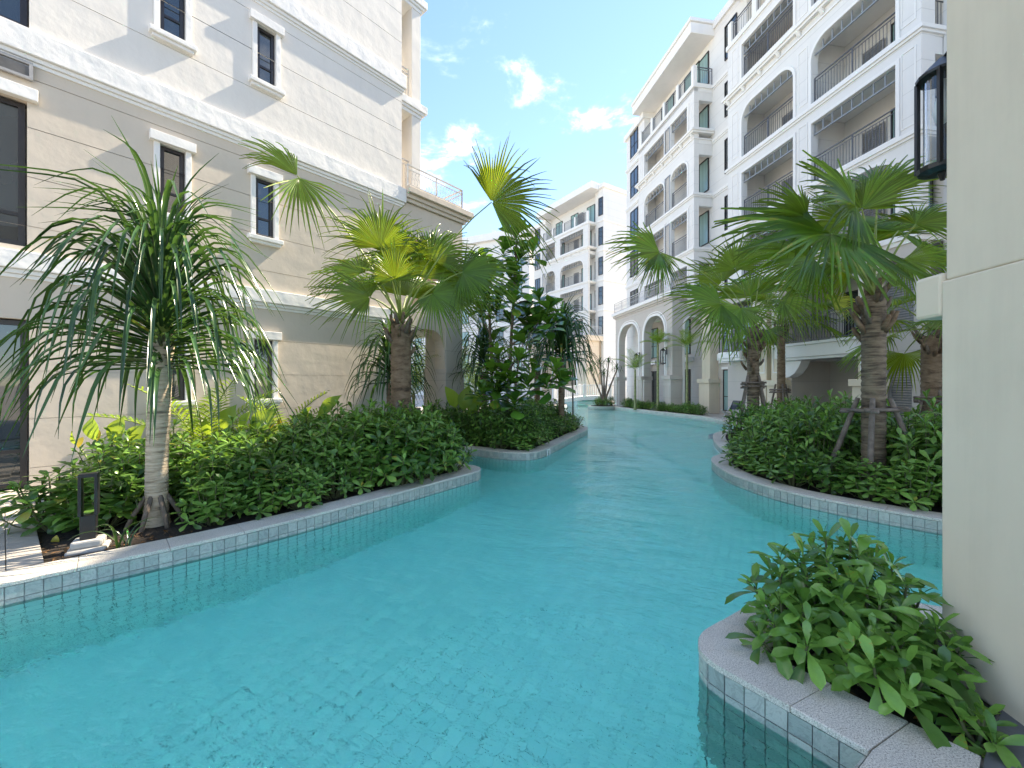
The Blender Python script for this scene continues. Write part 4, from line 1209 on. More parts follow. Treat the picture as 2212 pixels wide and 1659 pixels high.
SHRUBS = [shrub_mesh(.36+.05*(i % 3), 1.0, 28, .205+.015*(i % 2)) for i in range(6)]
def shrub(x, y, h, w, label, group, z=GZ+.012):
    e = empty('shrub', (x, y, z), rnd(0, 6.28), label, 'shrub', group)
    fm, sm_ = random.choice(SHRUBS)
    for nm, me in (('foliage', fm), ('stems', sm_)):
        o = link(nm, me, e); o.scale = (w, w, h*1.0)
        o['kind'] = 'stuff'
    return e
def in_poly(x, y, P):
    c = False; j = len(P)-1
    for i in range(len(P)):
        a, b = P[i], P[j]
        if (a[1] > y) != (b[1] > y) and x < (b[0]-a[0])*(y-a[1])/(b[1]-a[1])+a[0]: c = not c
        j = i
    return c
def hedge(S, d0, rows, step, hfun, wfun, label, group, keep=lambda p: True):
    for r in range(rows):
        for p in resample(offset(resample(sm(S), .1), d0+r*step*.85), step):
            x = p.x+rnd(-.08, .08); y = p.y+rnd(-.08, .08)
            if keep(Vector((x, y, 0))): shrub(x, y, hfun(x, y, r), wfun(x, y, r)*rnd(.9, 1.12), label, group)

# hedge in the long bed: low by the ringed trunk, taller towards its tip
def h_a(x, y, r): 
    t = min(1, max(0, (y-4.2)/3.0))
    return (.52+.50*t)*(.72 if r == 0 else 1.0+.04*r)*rnd(.88, 1.12)
hedge(S_A, .56, 4, .44, h_a, lambda x, y, r: .85+.12*r, 'glossy green naupaka shrub in the hedge of the long bed below the beige building', 'hedge of the long bed',
      lambda p: p.y > 4.2 and (p-Vector((-4.0, 3.9, 0))).length > .62 and (p-Vector((-3.98, 4.6, 0))).length > .36 and p.x < -.95 and p.y < 8.6 and (p.x+3.03)*.76-(p.y-11.3)*.649 > .9 and not (p.x > -2.05 and p.y > 7.9))
for (x, y, h, w) in ((-4.55,5.0,.75,.9),(-5.2,5.45,.8,1.0),(-4.75,5.65,.95,1.0),(-5.75,6.0,.9,1.0),(-3.9,5.6,.85,1.0),(-4.2,6.4,1.0,1.0),(-3.25,6.3,1.0,1.0),(-5.0,4.75,.5,.6)):
    shrub(x, y, h, w, 'light green shrub around the black bollard light and the ringed trunk', 'shrubs by the bollard light')
# peninsula
def h_m(x, y, r): return (.52 if r == 0 else .86+.05*r)*rnd(.9, 1.12)
hedge(S_MI, .58, 4, .48, h_m, lambda x, y, r: .92, 'dense green shrub in the hedge of the peninsula planter', 'hedge of the peninsula planter', lambda p: p.y < 15.4 and p.y > 9.7 and p.x > -2.5)
# bed of the tall staked palm
def h_r(x, y, r): return ((.55 if r == 0 else .98+.06*r))*rnd(.9, 1.1)
hedge(S_RP, .56, 5, .46, h_r, lambda x, y, r: .95, 'leafy green shrub in the hedge around the tall staked fan palm', 'hedge around the tall staked palm', lambda p: p.y > 4.75 and p.y < 11 and (Vector((5.25, 5.98, 0))-p).length > .42 and in_poly(p.x, p.y, RP_SOIL) and p.x < 8)
for i in range(9):
    shrub(6.0+.55*i*.8+rnd(-.1, .1), 10.6+.35*i+rnd(-.3, .3), rnd(.9, 1.1), 1.1, 'leafy shrub behind the hedge of the tall staked palm', 'shrubs behind the hedge')
hedge(S_RF[1:6], .5, 2, .5, lambda x, y, r: rnd(.45, .7), lambda x, y, r: .9, 'low shrub in the narrow bed in front of the arcade', 'low shrubs before the arcade', lambda p: rnd(0, 1) > .25)

# near shrubs with leaves one by one
NEAR = [MB().add(*leaf_pts(1, rnd(.27, .36), obov, rnd(.2, .9), rnd(.15, .35), 7, rnd(0, .03))).mesh('leaf', M['shrub_near'], True) for _ in range(9)]
def near_shrub(x, y, tips, label):
    e = empty('shrub', (x, y, GZ+.012), 0, label, 'shrub', 'shrubs in the small planter by the pier')
    st = MB()
    for (dx, dy, h, tilt) in tips:
        p = Vector((dx, dy, h)); ax = (Vector((dx, dy, 0))*tilt+Vector((rnd(-.1, .1), rnd(-.1, .1), .9))).normalized()
        st.tube([(dx*.2, dy*.2, 0), Vector((dx*.7, dy*.7, h*.45)), p], [.010, .009, .006], 5, False)
        for fr, d, up in rosette_dirs(ax, 12, (12, 118)):
            L = rnd(.12, .235)*(.62+.38*min(1, fr*2))
            o = link('leaf', random.choice(NEAR), e)
            o.matrix_basis = Matrix.Translation(p-ax*.085*fr) @ frame(d, ax).to_4x4() @ Matrix.Scale(L, 4)
    st.build('stems', M['stem'], e, True)
def tips(n, r, h0, h1, lean=1.0):
    out = []
    for i in range(n):
        a = i*2.399+rnd(-.3, .3); q = r*math.sqrt((i+.5)/n)
        out.append((q*math.cos(a), q*math.sin(a), h1-(h1-h0)*(q/r)**1.5*rnd(.7, 1.1), 2.2*lean))
    return out
for i, (x, y, n, r, h0, h1) in enumerate(((1.74,2.52,13,.26,.22,.54),(2.02,2.52,13,.25,.34,.64),(1.60,2.32,10,.20,.14,.34),(1.93,2.28,13,.24,.22,.46),(2.20,2.42,10,.22,.24,.52),(1.84,2.02,10,.17,.10,.30),(2.14,2.10,9,.15,.12,.34))):
    near_shrub(x, y, tips(n, r, h0, h1), 'waxy green naupaka shrub ' + (
        'leaning over the water at the back of the small pier planter', 'standing tallest in the small planter by the plain pier', 'behind the rounded granite corner of the small planter',
        'in the middle of the small planter by the plain pier', 'pressing its leaves against the plain pier', 'hanging over the straight granite coping of the small planter', 'rooted where the plain pier meets the small planter')[i])
near_shrub(2.03, 1.79, tips(4, .09, .05, .12), 'low yellowish sprig at the corner of the small planter by the pier')
# leaf litter
lt = MB()
for (cx_, cy_, n, r) in ((1.62,2.15,26,.16),(2.0,1.85,34,.2),(-4.2,3.85,90,.5),(-3.7,4.1,60,.35),(-1.2,7.2,30,.3)):
    for _ in range(n):
        lt.rnd(rnd(0, 1)); vs, fs = random.choice(LEAVES); L = rnd(.03, .08)
        F = frame(Vector((rnd(-1, 1), rnd(-1, 1), rnd(-.1, .2))), Vector((rnd(-.3, .3), rnd(-.3, .3), 1)))
        c = Vector((cx_+rnd(-r, r), cy_+rnd(-r, r)*.7, GZ+.02))
        lt.add([c+F @ (Vector(v)*L) for v in vs], fs)
o = lt.build('leaf_litter', M['dry_leaf'], None, True); tag(o, 'brown fallen leaves scattered on the planter soil', 'leaf litter', kind='stuff')

# ------------------------------------------------------------------ fan palms
def trunk(parent, h, r0, r1, mat, lean=(0, 0), n=14, ring=.05, jag=.03, name='trunk'):
    k = max(6, int(h/ring)); pts = []; rad = []
    for i in range(k+1):
        s = i/k
        pts.append(Vector((lean[0]*s*s, lean[1]*s*s, h*s)))
        flare = .35*math.exp(-s*h/.18)
        rad.append((r0+(r1-r0)*s)*(1+flare)*(1+(jag if i % 2 else -jag)+rnd(-.02, .02)))
    return MB().tube(pts, rad, n).build(name, M[mat], parent, True)
def fan(parent, crown, hub, dirv, nrm, L, span=105, seg=34, mat='palm', droop=.55, name='frond', bendp=.18, free=.47):
    seg = int(seg*1.3)
    """one fan leaf: pleated blade split into drooping tips, on a long petiole"""
    D = dirv.normalized(); Nn = (nrm - D*nrm.dot(D)).normalized(); S = D.cross(Nn)
    mb = MB()
    radii = [.02, .22, free*.8, free, free+.2*(1-free)/.45, free+.36*(1-free)/.45, 1.0]
    da = 2*R(span)/seg; cup0 = rnd(.15, .55); sag = rnd(.05, .22)
    for i in range(seg):
        a = -R(span)+da*(i+.5)
        u = abs(a)/R(span)
        Ls = L*(1-.30*u**2.2)*rnd(.86, 1.06)
        kink = rnd(.1, 1.35)*droop; tw = rnd(-.8, .8); cup = cup0*u*u
        mb.rnd(min(.98, max(0, .45+rnd(-.3, .35))))
        vs = []
        for r in radii:
            w = da/2*r if r <= free else da/2*free*max(0.0, (1-r)/(1-free))**.7*.85
            out = max(0, r-free)/(1-free)
            for s_, z_ in ((-1, 0), (0, 1), (1, 0)):
                aa = a + (s_*w/r if r > 0 else 0)
                p = (D*math.cos(aa)+S*math.sin(aa))*r*Ls
                p += Nn*(z_*.026*L*min(1, r*2.2)*(1-out*.4) + cup*L*r*r - sag*L*r*r)
                p.z -= kink*L*.5*out**1.6 + .05*L*r*r
                p += S*tw*.06*L*out*out
                vs.append(hub+p)
        fs = []
        for j in range(len(radii)-1):
            b = 3*j
            fs += [(b, b+1, b+4, b+3), (b+1, b+2, b+5, b+4)]
        mb.add(vs, fs)
    o = mb.build(name, M[mat], parent, True)
    c = Vector(crown); d = hub-c
    mid = c+d*.5+Vector((0, 0, d.length*bendp))
    pts = [c*(1-t)**2+mid*2*t*(1-t)+hub*t*t for t in (0, .2, .4, .6, .8, 1)]
    MB().tube(pts, [.028, .022, .018, .015, .013, .010], 6, False).build('petiole', M['petiole'], o, True)
    return o
CAMV = Vector((0, 0, CAM_H))
def fan_px(root, crownw, hub, tip, Yh, Yt, size=1.0, face=.6, up=.5, **kw):
    """place a fan by where its hub and its middle tip show, at distances set by the palm it grows on"""
    h = pxd(hub[0], hub[1], Yh); t = pxd(tip[0], tip[1], Yt)
    n = (CAMV-h).normalized()*face + Vector((0, 0, up))
    o = root.location
    return fan(root, crownw-o, h-o, t-h, n, (t-h).length*size*1.28, **kw)
def stubs(parent, top, r, n=16, h=.55):
    """cut leaf bases and fibre around the head of a palm trunk"""
    for i in range(n):
        a = i*2.399; s = rnd(0, 1); z = top-h*s
        p = Vector((r*math.cos(a), r*math.sin(a), z)); d = Vector((math.cos(a)*.5, math.sin(a)*.5, .85)).normalized()
        l = rnd(.14, .30)
        MB().tube([p-d*.05, p+d*l*.5+Vector((math.cos(a), math.sin(a), 0))*.02, p+d*l], [.045, .035, .022], 5).build('leaf_base', M['palm_fibre'] if i % 3 else M['bark'], parent, True)
def stakes(x, y, r, h, label, n=3, a0=.4, low=None):
    e = empty('tree_support', (x, y, GZ), 0, label, 'tree support', 'wooden palm supports')
    for i in range(n):
        a = a0+i*2*math.pi/n
        b = Vector((r*math.cos(a), r*math.sin(a), 0)); t = Vector((.20*math.cos(a), .20*math.sin(a), h))
        MB().tube([b, b.lerp(t, .5)+Vector((rnd(-.01, .01), rnd(-.01, .01), 0)), t, t+(t-b).normalized()*.08], [.04, .036, .033, .03], 7).build('pole', M['stake'], e, True)
    for z, rr in ((h*.90, .30), (h*.84, .30)) if low is None else ((h*.90, .30), (low, r*.95)):
        for i in range(n):
            a = a0+i*2*math.pi/n; b = a0+(i+1)*2*math.pi/n
            p = Vector((rr*math.cos(a), rr*math.sin(a), z+i*.022)); q = Vector((rr*math.cos(b), rr*math.sin(b), z+i*.022)); d = (q-p).normalized()*.10
            MB().tube([p-d, q+d], .026, 6).build('crossbar', M['stake'], e, True)
    return e

# left palm, by the tip of the long bed
P1 = empty('fan_palm', (-2.20, 8.15, GZ), 0, 'fan palm before the beige building with one leaf reaching up against the sky', 'palm tree')
trunk(P1, 2.75, .21, .19, 'palm_fibre', n=14, ring=.04, jag=.05); stubs(P1, 2.85, .19, 20, .9)
c1 = Vector((-2.20, 8.15, 2.95))
for hub, tip, Yh, Yt, kw in (
    ((642,380),(566,292),7.7,7.5,dict(span=42, seg=16, mat='palm', size=1.0)),
    ((645,384),(672,462),7.7,7.5,dict(span=60, seg=16)),
    ((822,535),(800,415),7.5,7.35,dict(span=88, seg=36, up=.2)),
    ((905,600),(900,478),8.4,8.6,dict(span=95, seg=34)),
    ((1062,437),(1172,372),7.9,8.0,dict(span=98, seg=40, face=.9, up=.1)),
    ((799,643),(697,604),7.5,7.2,dict(span=100, seg=34)),
    ((853,606),(838,520),7.7,7.4,dict(span=100, seg=34)),
    ((934,635),(1010,668),7.8,7.6,dict(span=105, seg=34)),
    ((999,588),(1104,596),7.9,7.8,dict(span=95, seg=36)),
    ((930,560),(985,482),8.2,8.4,dict(span=90, seg=32)),
    ((780,590),(712,548),8.6,8.7,dict(span=95, seg=32)),
    ((880,640),(905,560),9.0,9.7,dict(span=100, seg=30)),
    ((960,610),(1040,560),8.8,9.2,dict(span=95, seg=30)),
    ((980,640),(1050,640),8.4,8.4,dict(span=100, seg=30)),
    ((860,560),(850,470),8.0,8.0,dict(span=85, seg=30))):
    fan_px(P1, c1, hub, tip, Yh, Yt, **kw)
stakes(-2.20, 8.15, .52, 1.15, 'dark wooden frame bracing the fan palm before the beige building')

# tall palm in the curved bed
P2 = empty('fan_palm', (5.26, 5.98, GZ), 0, 'tall fan palm braced by wooden poles in the curved bed', 'palm tree')
trunk(P2, 2.85, .14, .145, 'palm_trunk', n=16, ring=.045, jag=.035); stubs(P2, 2.98, .14, 18, .8)
c2 = Vector((5.26, 5.98, 3.0))
for hub, tip, Yh, Yt, kw in (
    ((1848,446),(1765,372),5.6,5.3,dict(span=98, seg=42)),
    ((1862,452),(1948,352),5.8,5.6,dict(span=80, seg=36)),
    ((1978,485),(2062,430),5.6,5.5,dict(span=105, seg=38)),
    ((1795,505),(1640,492),5.6,5.2,dict(span=95, seg=38)),
    ((1895,430),(1905,325),6.3,6.6,dict(span=80, seg=32)),
    ((1955,560),(2040,600),5.7,5.4,dict(span=95, seg=32)),
    ((1870,530),(1820,470),6.9,7.5,dict(span=100, seg=32)),
    ((1940,500),(2010,440),6.7,7.2,dict(span=100, seg=32)),
    ((1850,560),(1790,600),6.5,7.0,dict(span=100, seg=30)),
    ((1745,470),(1660,425),5.9,5.8,dict(span=85, seg=34)),
    ((1760,560),(1625,545),6.3,6.3,dict(span=95, seg=34)),
    ((1830,480),(1745,430),6.3,6.5,dict(span=95, seg=34)),
    ((1990,540),(2080,540),6.2,6.2,dict(span=100, seg=30)),
    ((1815,560),(1745,590),6.6,7.0,dict(span=95, seg=30))):
    fan_px(P2, c2, hub, tip, Yh, Yt, droop=.38, **kw)
stakes(5.26, 5.98, .62, 1.30, 'grey wooden pole frame bracing the tall palm in the curved bed', 4, R(45), low=.30)

# palm further back in the curved bed
P3 = empty('fan_palm', (7.04, 12.0, GZ), 0, 'stocky fan palm with peeling leaf bases behind the hedge', 'palm tree')
trunk(P3, 3.25, .165, .15, 'palm_trunk', n=14, ring=.06, jag=.04); stubs(P3, 3.4, .19, 22, 1.5)
c3 = Vector((7.04, 12.0, 3.42))
for hub, tip, Yh, Yt, kw in (
    ((1425,545),(1338,522),10.6,10.2,dict(span=78, seg=34)),
    ((1428,548),(1418,604),10.6,10.3,dict(span=60, seg=20)),
    ((1588,582),(1596,498),11.2,11.0,dict(span=100, seg=36)),
    ((1557,657),(1472,640),11.0,10.6,dict(span=105, seg=36)),
    ((1650,560),(1690,500),12.3,12.6,dict(span=95, seg=32)),
    ((1700,610),(1770,575),11.4,11.2,dict(span=95, seg=32)),
    ((1690,650),(1760,680),11.2,10.9,dict(span=95, seg=30)),
    ((1560,610),(1500,560),12.8,13.2,dict(span=95, seg=30)),
    ((1620,640),(1610,570),13.0,13.8,dict(span=100, seg=30)),
    ((1600,665),(1560,720),10.9,10.5,dict(span=100, seg=28))):
    fan_px(P3, c3, hub, tip, Yh, Yt, **kw)
stakes(7.04, 12.0, .60, 1.75, 'wooden brace around the stocky palm with peeling leaf bases', 4, R(20))

def random_palm(root, crown, n, L, pl, seed, mats=('palm',)):
    rs = random.Random(seed)
    for i in range(n):
        a = i*2.399+rs.uniform(-.3, .3); el = R(75-105*(i/n)+rs.uniform(-8, 8))
        d = Vector((math.cos(a)*math.cos(el), math.sin(a)*math.cos(el), math.sin(el)))
        hub = crown+d*pl*rs.uniform(.8, 1.15)
        dd = (d+Vector((0, 0, -.35))).normalized()
        fan(root, crown, hub, dd, Vector((0, 0, 1))+d*.2, L*rs.uniform(.85, 1.1), 100, 26, mats[i % len(mats)], .7)
P4 = empty('fan_palm', (10.15, 15.5, GZ), 0, 'slender dark-trunked fan palm close to the panelled pilaster', 'palm tree')
trunk(P4, 3.75, .15, .12, 'palm_fibre', ring=.07); stubs(P4, 3.85, .13, 12, .6)
random_palm(P4, Vector((0, 0, 3.85)), 13, 1.15, 1.15, 3)
fan_px(P4, Vector((10.15, 15.5, 3.97)), (1798,653), (1850,640), 13.6, 13.4, span=105, seg=28, mat='palm_yellow')
stakes(10.15, 15.5, .5, 1.5, 'wooden brace around the slender dark-trunked palm', 3, R(10))
P5 = empty('fan_palm', (10.2, 10.0, GZ), 0, 'fan palm with orange leaf bases beside the louvred door', 'palm tree')
trunk(P5, 2.75, .20, .19, 'palm_fibre', ring=.06); stubs(P5, 2.9, .2, 16, .7)
random_palm(P5, Vector((0, 0, 2.9)), 12, 1.05, 1.1, 9)
stakes(10.2, 10.0, .5, 1.35, 'dark wooden brace around the palm beside the louvred door', 4, R(0))

# ------------------------------------------------------------------ strap-leaved trees
def strap(L, W, e0, e1, n=10, k0=.2, k1=.75):
    """long arching blade starting at elevation e0 and hanging at e1, in the local +y direction"""
    vs = []; fs = []; p = Vector((0, 0, 0)); dl = L/n
    for i in range(n+1):
        s = i/n
        u = max(0, min(1, (s-k0)/(k1-k0))); u = u*u*(3-2*u)
        e = e0+(e1-e0)*(.18*s+.82*u)
        w = W*.5*(1-s**2.6)*(.7+.3*min(1, s*5))+.0012
        up = Vector((0, -math.sin(e), math.cos(e)))
        vs += [p+Vector((-w, 0, 0))+up*w*.6, p, p+Vector((w, 0, 0))+up*w*.6]
        p = p+Vector((0, math.cos(e), math.sin(e)))*dl
    for i in range(n):
        b = 3*i; fs += [(b, b+1, b+4, b+3), (b+1, b+2, b+5, b+4)]
    return vs, fs
STRAPS = {}
for band in range(8):
    e0 = 86-band*11.5; STRAPS[band] = []
    for k in range(5):
        e1 = (rnd(20, 60) if k < 2 else rnd(-45, 0)) if band == 0 else (rnd(-60, 0) if band == 1 else rnd(-88, -55))
        k0 = rnd(.12, .35)
        STRAPS[band].append(MB().add(*strap(1.0, rnd(.030, .042), R(e0+rnd(-8, 8)), R(e1), 10, k0, k0+rnd(.3, .5))).mesh('leaf', M['pandan'], True))
def strap_crown(e, z0, z1, n, L, r=.05, dx=0, dy=0, wide=1.0):
    for i in range(n):
        f = (i+.5)/n
        b = min(7, int(f*8)); a = i*2.399+rnd(-.25, .25)
        l = L*rnd(.8, 1.12)*(1.0 if b > 0 else .8)
        o = link('leaf', random.choice(STRAPS[b]), e)
        o.matrix_basis = Matrix.Translation((dx+r*math.cos(a), dy+r*math.sin(a), z1-(z1-z0)*f**1.1)) @ Matrix.Rotation(a-math.pi/2+rnd(-.1, .1), 4, 'Z') @ Matrix.Diagonal((l*wide, l, l, 1))
D1 = empty('strap_leaf_tree', (-3.98, 4.60, GZ), 0, 'tree with a pale ringed trunk and a fountain of long strap leaves', 'tree')
trunk(D1, 2.05, .098, .108, 'pandan_trunk', lean=(.07, 0), n=18, ring=.016, jag=.018)
MB().tube([(.07, 0, 2.08), (.07, 0, 2.4), (.06, 0, 2.85)], [.10, .08, .06], 10).build('stem', M['petiole'], D1, True)
strap_crown(D1, 1.74, 2.90, 310, 1.66, .07, .065, 0, .74)
for k in range(5):
    a = -2.2+k*.85
    MB().tube([(.09*math.cos(a), .09*math.sin(a), .34), (.2*math.cos(a), .2*math.sin(a), .15), (.27*math.cos(a), .27*math.sin(a), -.02)], [.025, .024, .022], 7).build('prop_root', M['bark'], D1, True)
for (x, y, h, n, L, lab, tilt) in ((-2.85,9.7,1.6,150,1.45,'strap-leaved tree drooping behind the fan palm by the beige building',0), (-.85,12.6,1.95,130,1.5,'dark strap-leaved tree on the peninsula close to the beige pier',0), (1.60,13.3,2.35,190,1.75,'strap-leaved tree with hanging dark leaves above the peninsula water edge',.35), (.9,14.7,2.6,110,1.5,'strap-leaved tree deep in the peninsula bed',.1)):
    e = empty('strap_leaf_tree', (x, y, GZ), rnd(0, 3), lab, 'tree')
    trunk(e, h, .10, .11, 'palm_fibre', n=10, ring=.05)
    strap_crown(e, h-.05, h+.85, n, L, .05, 0, 0, 1.2)
# strap-leaved clumps by the bollard
LILY = MB().add(*strap(1.0, .06, R(72), R(-25), 8, .2, 1.0)).mesh('leaf', M['pandan'], True)
for (x, y, n, L) in ((-4.35,4.75,34,.95),(-3.72,3.93,7,.45)):
    e = empty('lily_clump', (x, y, GZ), 0, 'clump of arching strap leaves beside the ringed trunk' if n > 10 else 'small tuft of strap leaves at the bollard foot', 'plant')
    for i in range(n):
        o = link('leaf', LILY, e); a = i*2.399; l = L*rnd(.7, 1.1)
        o.matrix_basis = Matrix.Translation((.05*math.cos(a), .05*math.sin(a), 0)) @ Matrix.Rotation(a, 4, 'Z') @ Matrix.Rotation(rnd(-.35, .2), 4, 'X') @ Matrix.Scale(l, 4)

# ------------------------------------------------------------------ big-leaved trees
BIG = [MB().add(*leaf_pts(1, rnd(.50, .60), obov, rnd(.1, .6), rnd(.1, .3), 6, rnd(0, .02))).mesh('leaf', M['bigleaf'], True) for _ in range(5)]
def big_tree(base, trunkpts, ros, label, leafL=.30):
    e = empty('big_leaf_tree', base, 0, label, 'tree')
    O = Vector(base)
    for pts, r in trunkpts:
        q = [Vector(p)-O for p in pts]
        MB().tube(catmull3(q), [r*(1-.5*i/(len(q)*4-3)) for i in range(len(q)*4-3)], 8).build('branch' if r < .035 else 'trunk', M['bark'], e, True)
    for (p, ax, n) in ros:
        p = p-O
        for fr, d, up in rosette_dirs(ax, n, (12, 90)):
            o = link('leaf', random.choice(BIG), e)
            o.matrix_basis = Matrix.Translation(p-ax.normalized()*.2*fr) @ frame(d, ax).to_4x4() @ Matrix.Scale(leafL*rnd(.7, 1.1)*(.65+.35*min(1, fr*2)), 4)
    return e
def catmull3(P, k=4):
    out = []
    for i in range(len(P)-1):
        p0 = P[max(i-1, 0)]; p1 = P[i]; p2 = P[i+1]; p3 = P[min(i+2, len(P)-1)]
        for j in range(k):
            t = j/k
            out.append(0.5*((2*p1)+(p2-p0)*t+(2*p0-5*p1+4*p2-p3)*t*t+(3*p1-p0-3*p2+p3)*t**3))
    out.append(P[-1]); return out
Z = Vector((0, 0, 1))
YB = 10.9
def R_(x, y, Y, n=15, ax=None): return (pxd(x, y, Y), (ax or Vector((rnd(-.4, .4), rnd(-.5, .1), 1))), n)
b1 = pxd(1085, 905, YB); b1.z = GZ
big_tree(b1, [([b1, pxd(1100,820,YB), pxd(1105,720,YB), pxd(1112,610,YB), pxd(1116,520,YB)], .055), ([pxd(1108,660,YB), pxd(1140,650,YB+.1), pxd(1160,655,YB+.2)], .025), ([pxd(1105,745,YB), pxd(1150,715,YB-.1), pxd(1165,690,YB-.2)], .025), ([pxd(1100,800,YB), pxd(1125,760,YB-.3), pxd(1130,735,YB-.3)], .022)],
    [R_(1117,505,YB), R_(1090,540,YB-.2), R_(1120,560,YB+.1), R_(1105,590,YB-.2), R_(1118,615,YB), R_(1165,645,YB+.2), R_(1185,665,YB), R_(1165,690,YB-.2), R_(1135,672,YB+.2), R_(1130,735,YB-.3), R_(1100,690,YB+.3), R_(1145,710,YB), R_(1150,545,YB+.4,8), R_(1108,650,YB-.3), R_(1185,700,YB+.2)], 'tall big-leaved tree rising highest over the peninsula hedge', .60)
b2 = pxd(1062, 905, 11.4); b2.z = GZ
big_tree(b2, [([b2, pxd(1062,800,11.4), pxd(1058,700,11.4), pxd(1055,620,11.4), pxd(1045,570,11.4)], .05), ([pxd(1058,720,11.4), pxd(1042,690,11.3), pxd(1040,650,11.2)], .022)],
    [R_(1040,560,11.4), R_(1030,590,11.2), R_(1062,600,11.5), R_(1045,625,11.1), R_(1050,655,11.4), R_(1020,640,11.6), R_(1075,640,11.2), R_(1066,738,11.0,8), R_(1062,575,11.2), R_(1015,600,11.5), R_(1040,670,11.7), R_(1072,670,11.6)], 'slimmer big-leaved tree growing next to the beige pier', .56)
b3 = pxd(1120, 920, 10.2); b3.z = GZ
big_tree(b3, [([b3, pxd(1110,870,10.2), pxd(1082,800,10.2), pxd(1075,770,10.2)], .032), ([pxd(1110,870,10.2), pxd(1150,845,10.1), pxd(1200,815,10.0)], .03), ([pxd(1110,870,10.2), pxd(1118,800,10.0), pxd(1120,775,10.0)], .028)],
    [R_(1075,765,10.2), R_(1062,800,10.1), R_(1088,800,9.9), R_(1120,775,10.0), R_(1105,820,9.8), R_(1140,830,9.9), R_(1200,795,10.0), R_(1212,820,9.9), R_(1180,830,9.9), R_(1040,845,10.0), R_(1112,868,9.6), R_(1075,850,10.1), R_(1150,800,10.5), R_(1080,830,10.0)], 'low spreading big-leaved tree above the peninsula hedge', .52)
# small light shrub tops seen against the far building
b4 = pxd(1238, 900, 14.2); b4.z = GZ
big_tree(b4, [([b4, pxd(1236,760,14.2), pxd(1232,690,14.2)], .03)], [R_(1232,685,14.2,11), R_(1250,715,14.2,11), R_(1222,715,14.1,10), R_(1215,660,14.3,6)], 'light green young tree behind the strap-leaved trees', .36)

# elephant ears
EAR = [MB().add(*leaf_pts(1, rnd(.50, .60), ovat, rnd(.2, .7), rnd(.15, .45), 9, .05)).mesh('leaf', M['ear'], True) for _ in range(3)]
def ears(spec, Y, label, n0=.45):
    base = pxd(sum(s[0] for s in spec)/len(spec), 900, Y); base.z = GZ
    e = empty('elephant_ear', base, 0, label, 'plant')
    for (x, y, tx, ty, s) in spec:
        h = pxd(x, y, Y)-base; t = pxd(tx, ty, Y-.12)-base
        MB().tube([(0, 0, 0), Vector((h.x*.5, h.y*.5, h.z*.6)), h], [.018, .014, .009], 5, False).build('petiole', M['petiole'], e, True)
        o = link('leaf', random.choice(EAR), e)
        o.matrix_basis = Matrix.Translation(h) @ frame(t-h, Vector((rnd(-.5, .5), -.8, .5))).to_4x4() @ Matrix.Scale((t-h).length*1.05, 4)
ears([(480,925,500,880,1),(520,930,530,890,1),(545,935,585,885,1),(455,940,440,905,1)], 6.6, 'yellow-green elephant ear leaves rising beside the beige wall')
ears([(655,905,668,880,1),(690,910,722,850,1),(680,915,640,895,1)], 7.6, 'dark elephant ear leaves above the hedge of the long bed')
ears([(985,880,968,835,1),(1000,885,1012,835,1),(1025,885,1035,840,1),(1010,895,1040,870,1)], 9.7+1.1, 'bright elephant ear leaves at the inlet by the beige pier')
ears([(205,950,190,905,1),(245,955,255,905,1),(280,960,300,920,1),(170,965,150,935,1)], 6.1, 'sunlit yellow elephant ear leaves by the beige wall behind the bollard')

# feather palms
def feather(parent, crown, d, L, n=22, leafl=.3, mat='areca', droop=.9):
    d = d.normalized(); h = Vector((d.x, d.y, 0)); h = h.normalized() if h.length > .01 else Vector((1, 0, 0))
    e0 = math.asin(max(-1, min(1, d.z))); p = Vector(crown); pts = [p.copy()]; ds = []
    for i in range(n):
        s = i/n; e = e0-droop*s**1.4
        dv = h*math.cos(e)+Z*math.sin(e); ds.append(dv); p = p+dv*(L/n); pts.append(p.copy())
    mb = MB()
    for i in range(3, n):
        s = i/n; dv = ds[i]; side = dv.cross(Z).normalized(); up = side.cross(dv)
        l = leafl*math.sin(min(1, .25+s*.9)*math.pi*.85)+.05
        for sg in (-1, 1):
            v = (side*sg*.85+dv*.55+up*.30).normalized(); q = pts[i]; t = q+v*l-Z*l*.18; m = q+v*l*.5+Z*.01
            w = dv*.016
            mb.rnd(rnd(0, .9)); mb.add([q-w*.5, q+w*.5, m+w, m-w, t], [(0, 1, 2, 3), (3, 2, 4)])
    o = mb.build('frond', M[mat], parent, True)
    MB().tube(pts[::3]+[pts[-1]], .009, 5, False).build('midrib', M['petiole'], o, True)
def feather_palm(base, h, n, L, label, r=.045, leafl=.3, mat='areca', el=(80, 15), grp=None):
    e = empty('feather_palm', base, rnd(0, 6), label, 'palm tree', grp)
    trunk(e, h, r, r*.75, 'stemgreen', n=8, ring=.12, jag=.04)
    for i in range(n):
        a = i*2.399; k = R(el[0]+(el[1]-el[0])*i/n)
        feather(e, Vector((0, 0, h)), Vector((math.cos(a)*math.cos(k), math.sin(a)*math.cos(k), math.sin(k))), L*rnd(.85, 1.1), leafl=leafl, mat=mat)
M['stemgreen'] = simple('green_ringed_cane', (0.22, 0.24, 0.10), .6, var=.35, scale=9)
for (x, yt, Y, L, lab) in ((1372,800,25.0,1.5,'short feather palm before the first arcade arch'), (1421,745,23.6,1.0,'slim feather palm with a tied crown before the arcade pier'), (1484,752,22.0,1.35,'slim feather palm with arching leaves by the arcade corner')):
    p = pxd(x, yt, Y); feather_palm((p.x, p.y, GZ), p.z-GZ, 9, L, lab, .075, .42)
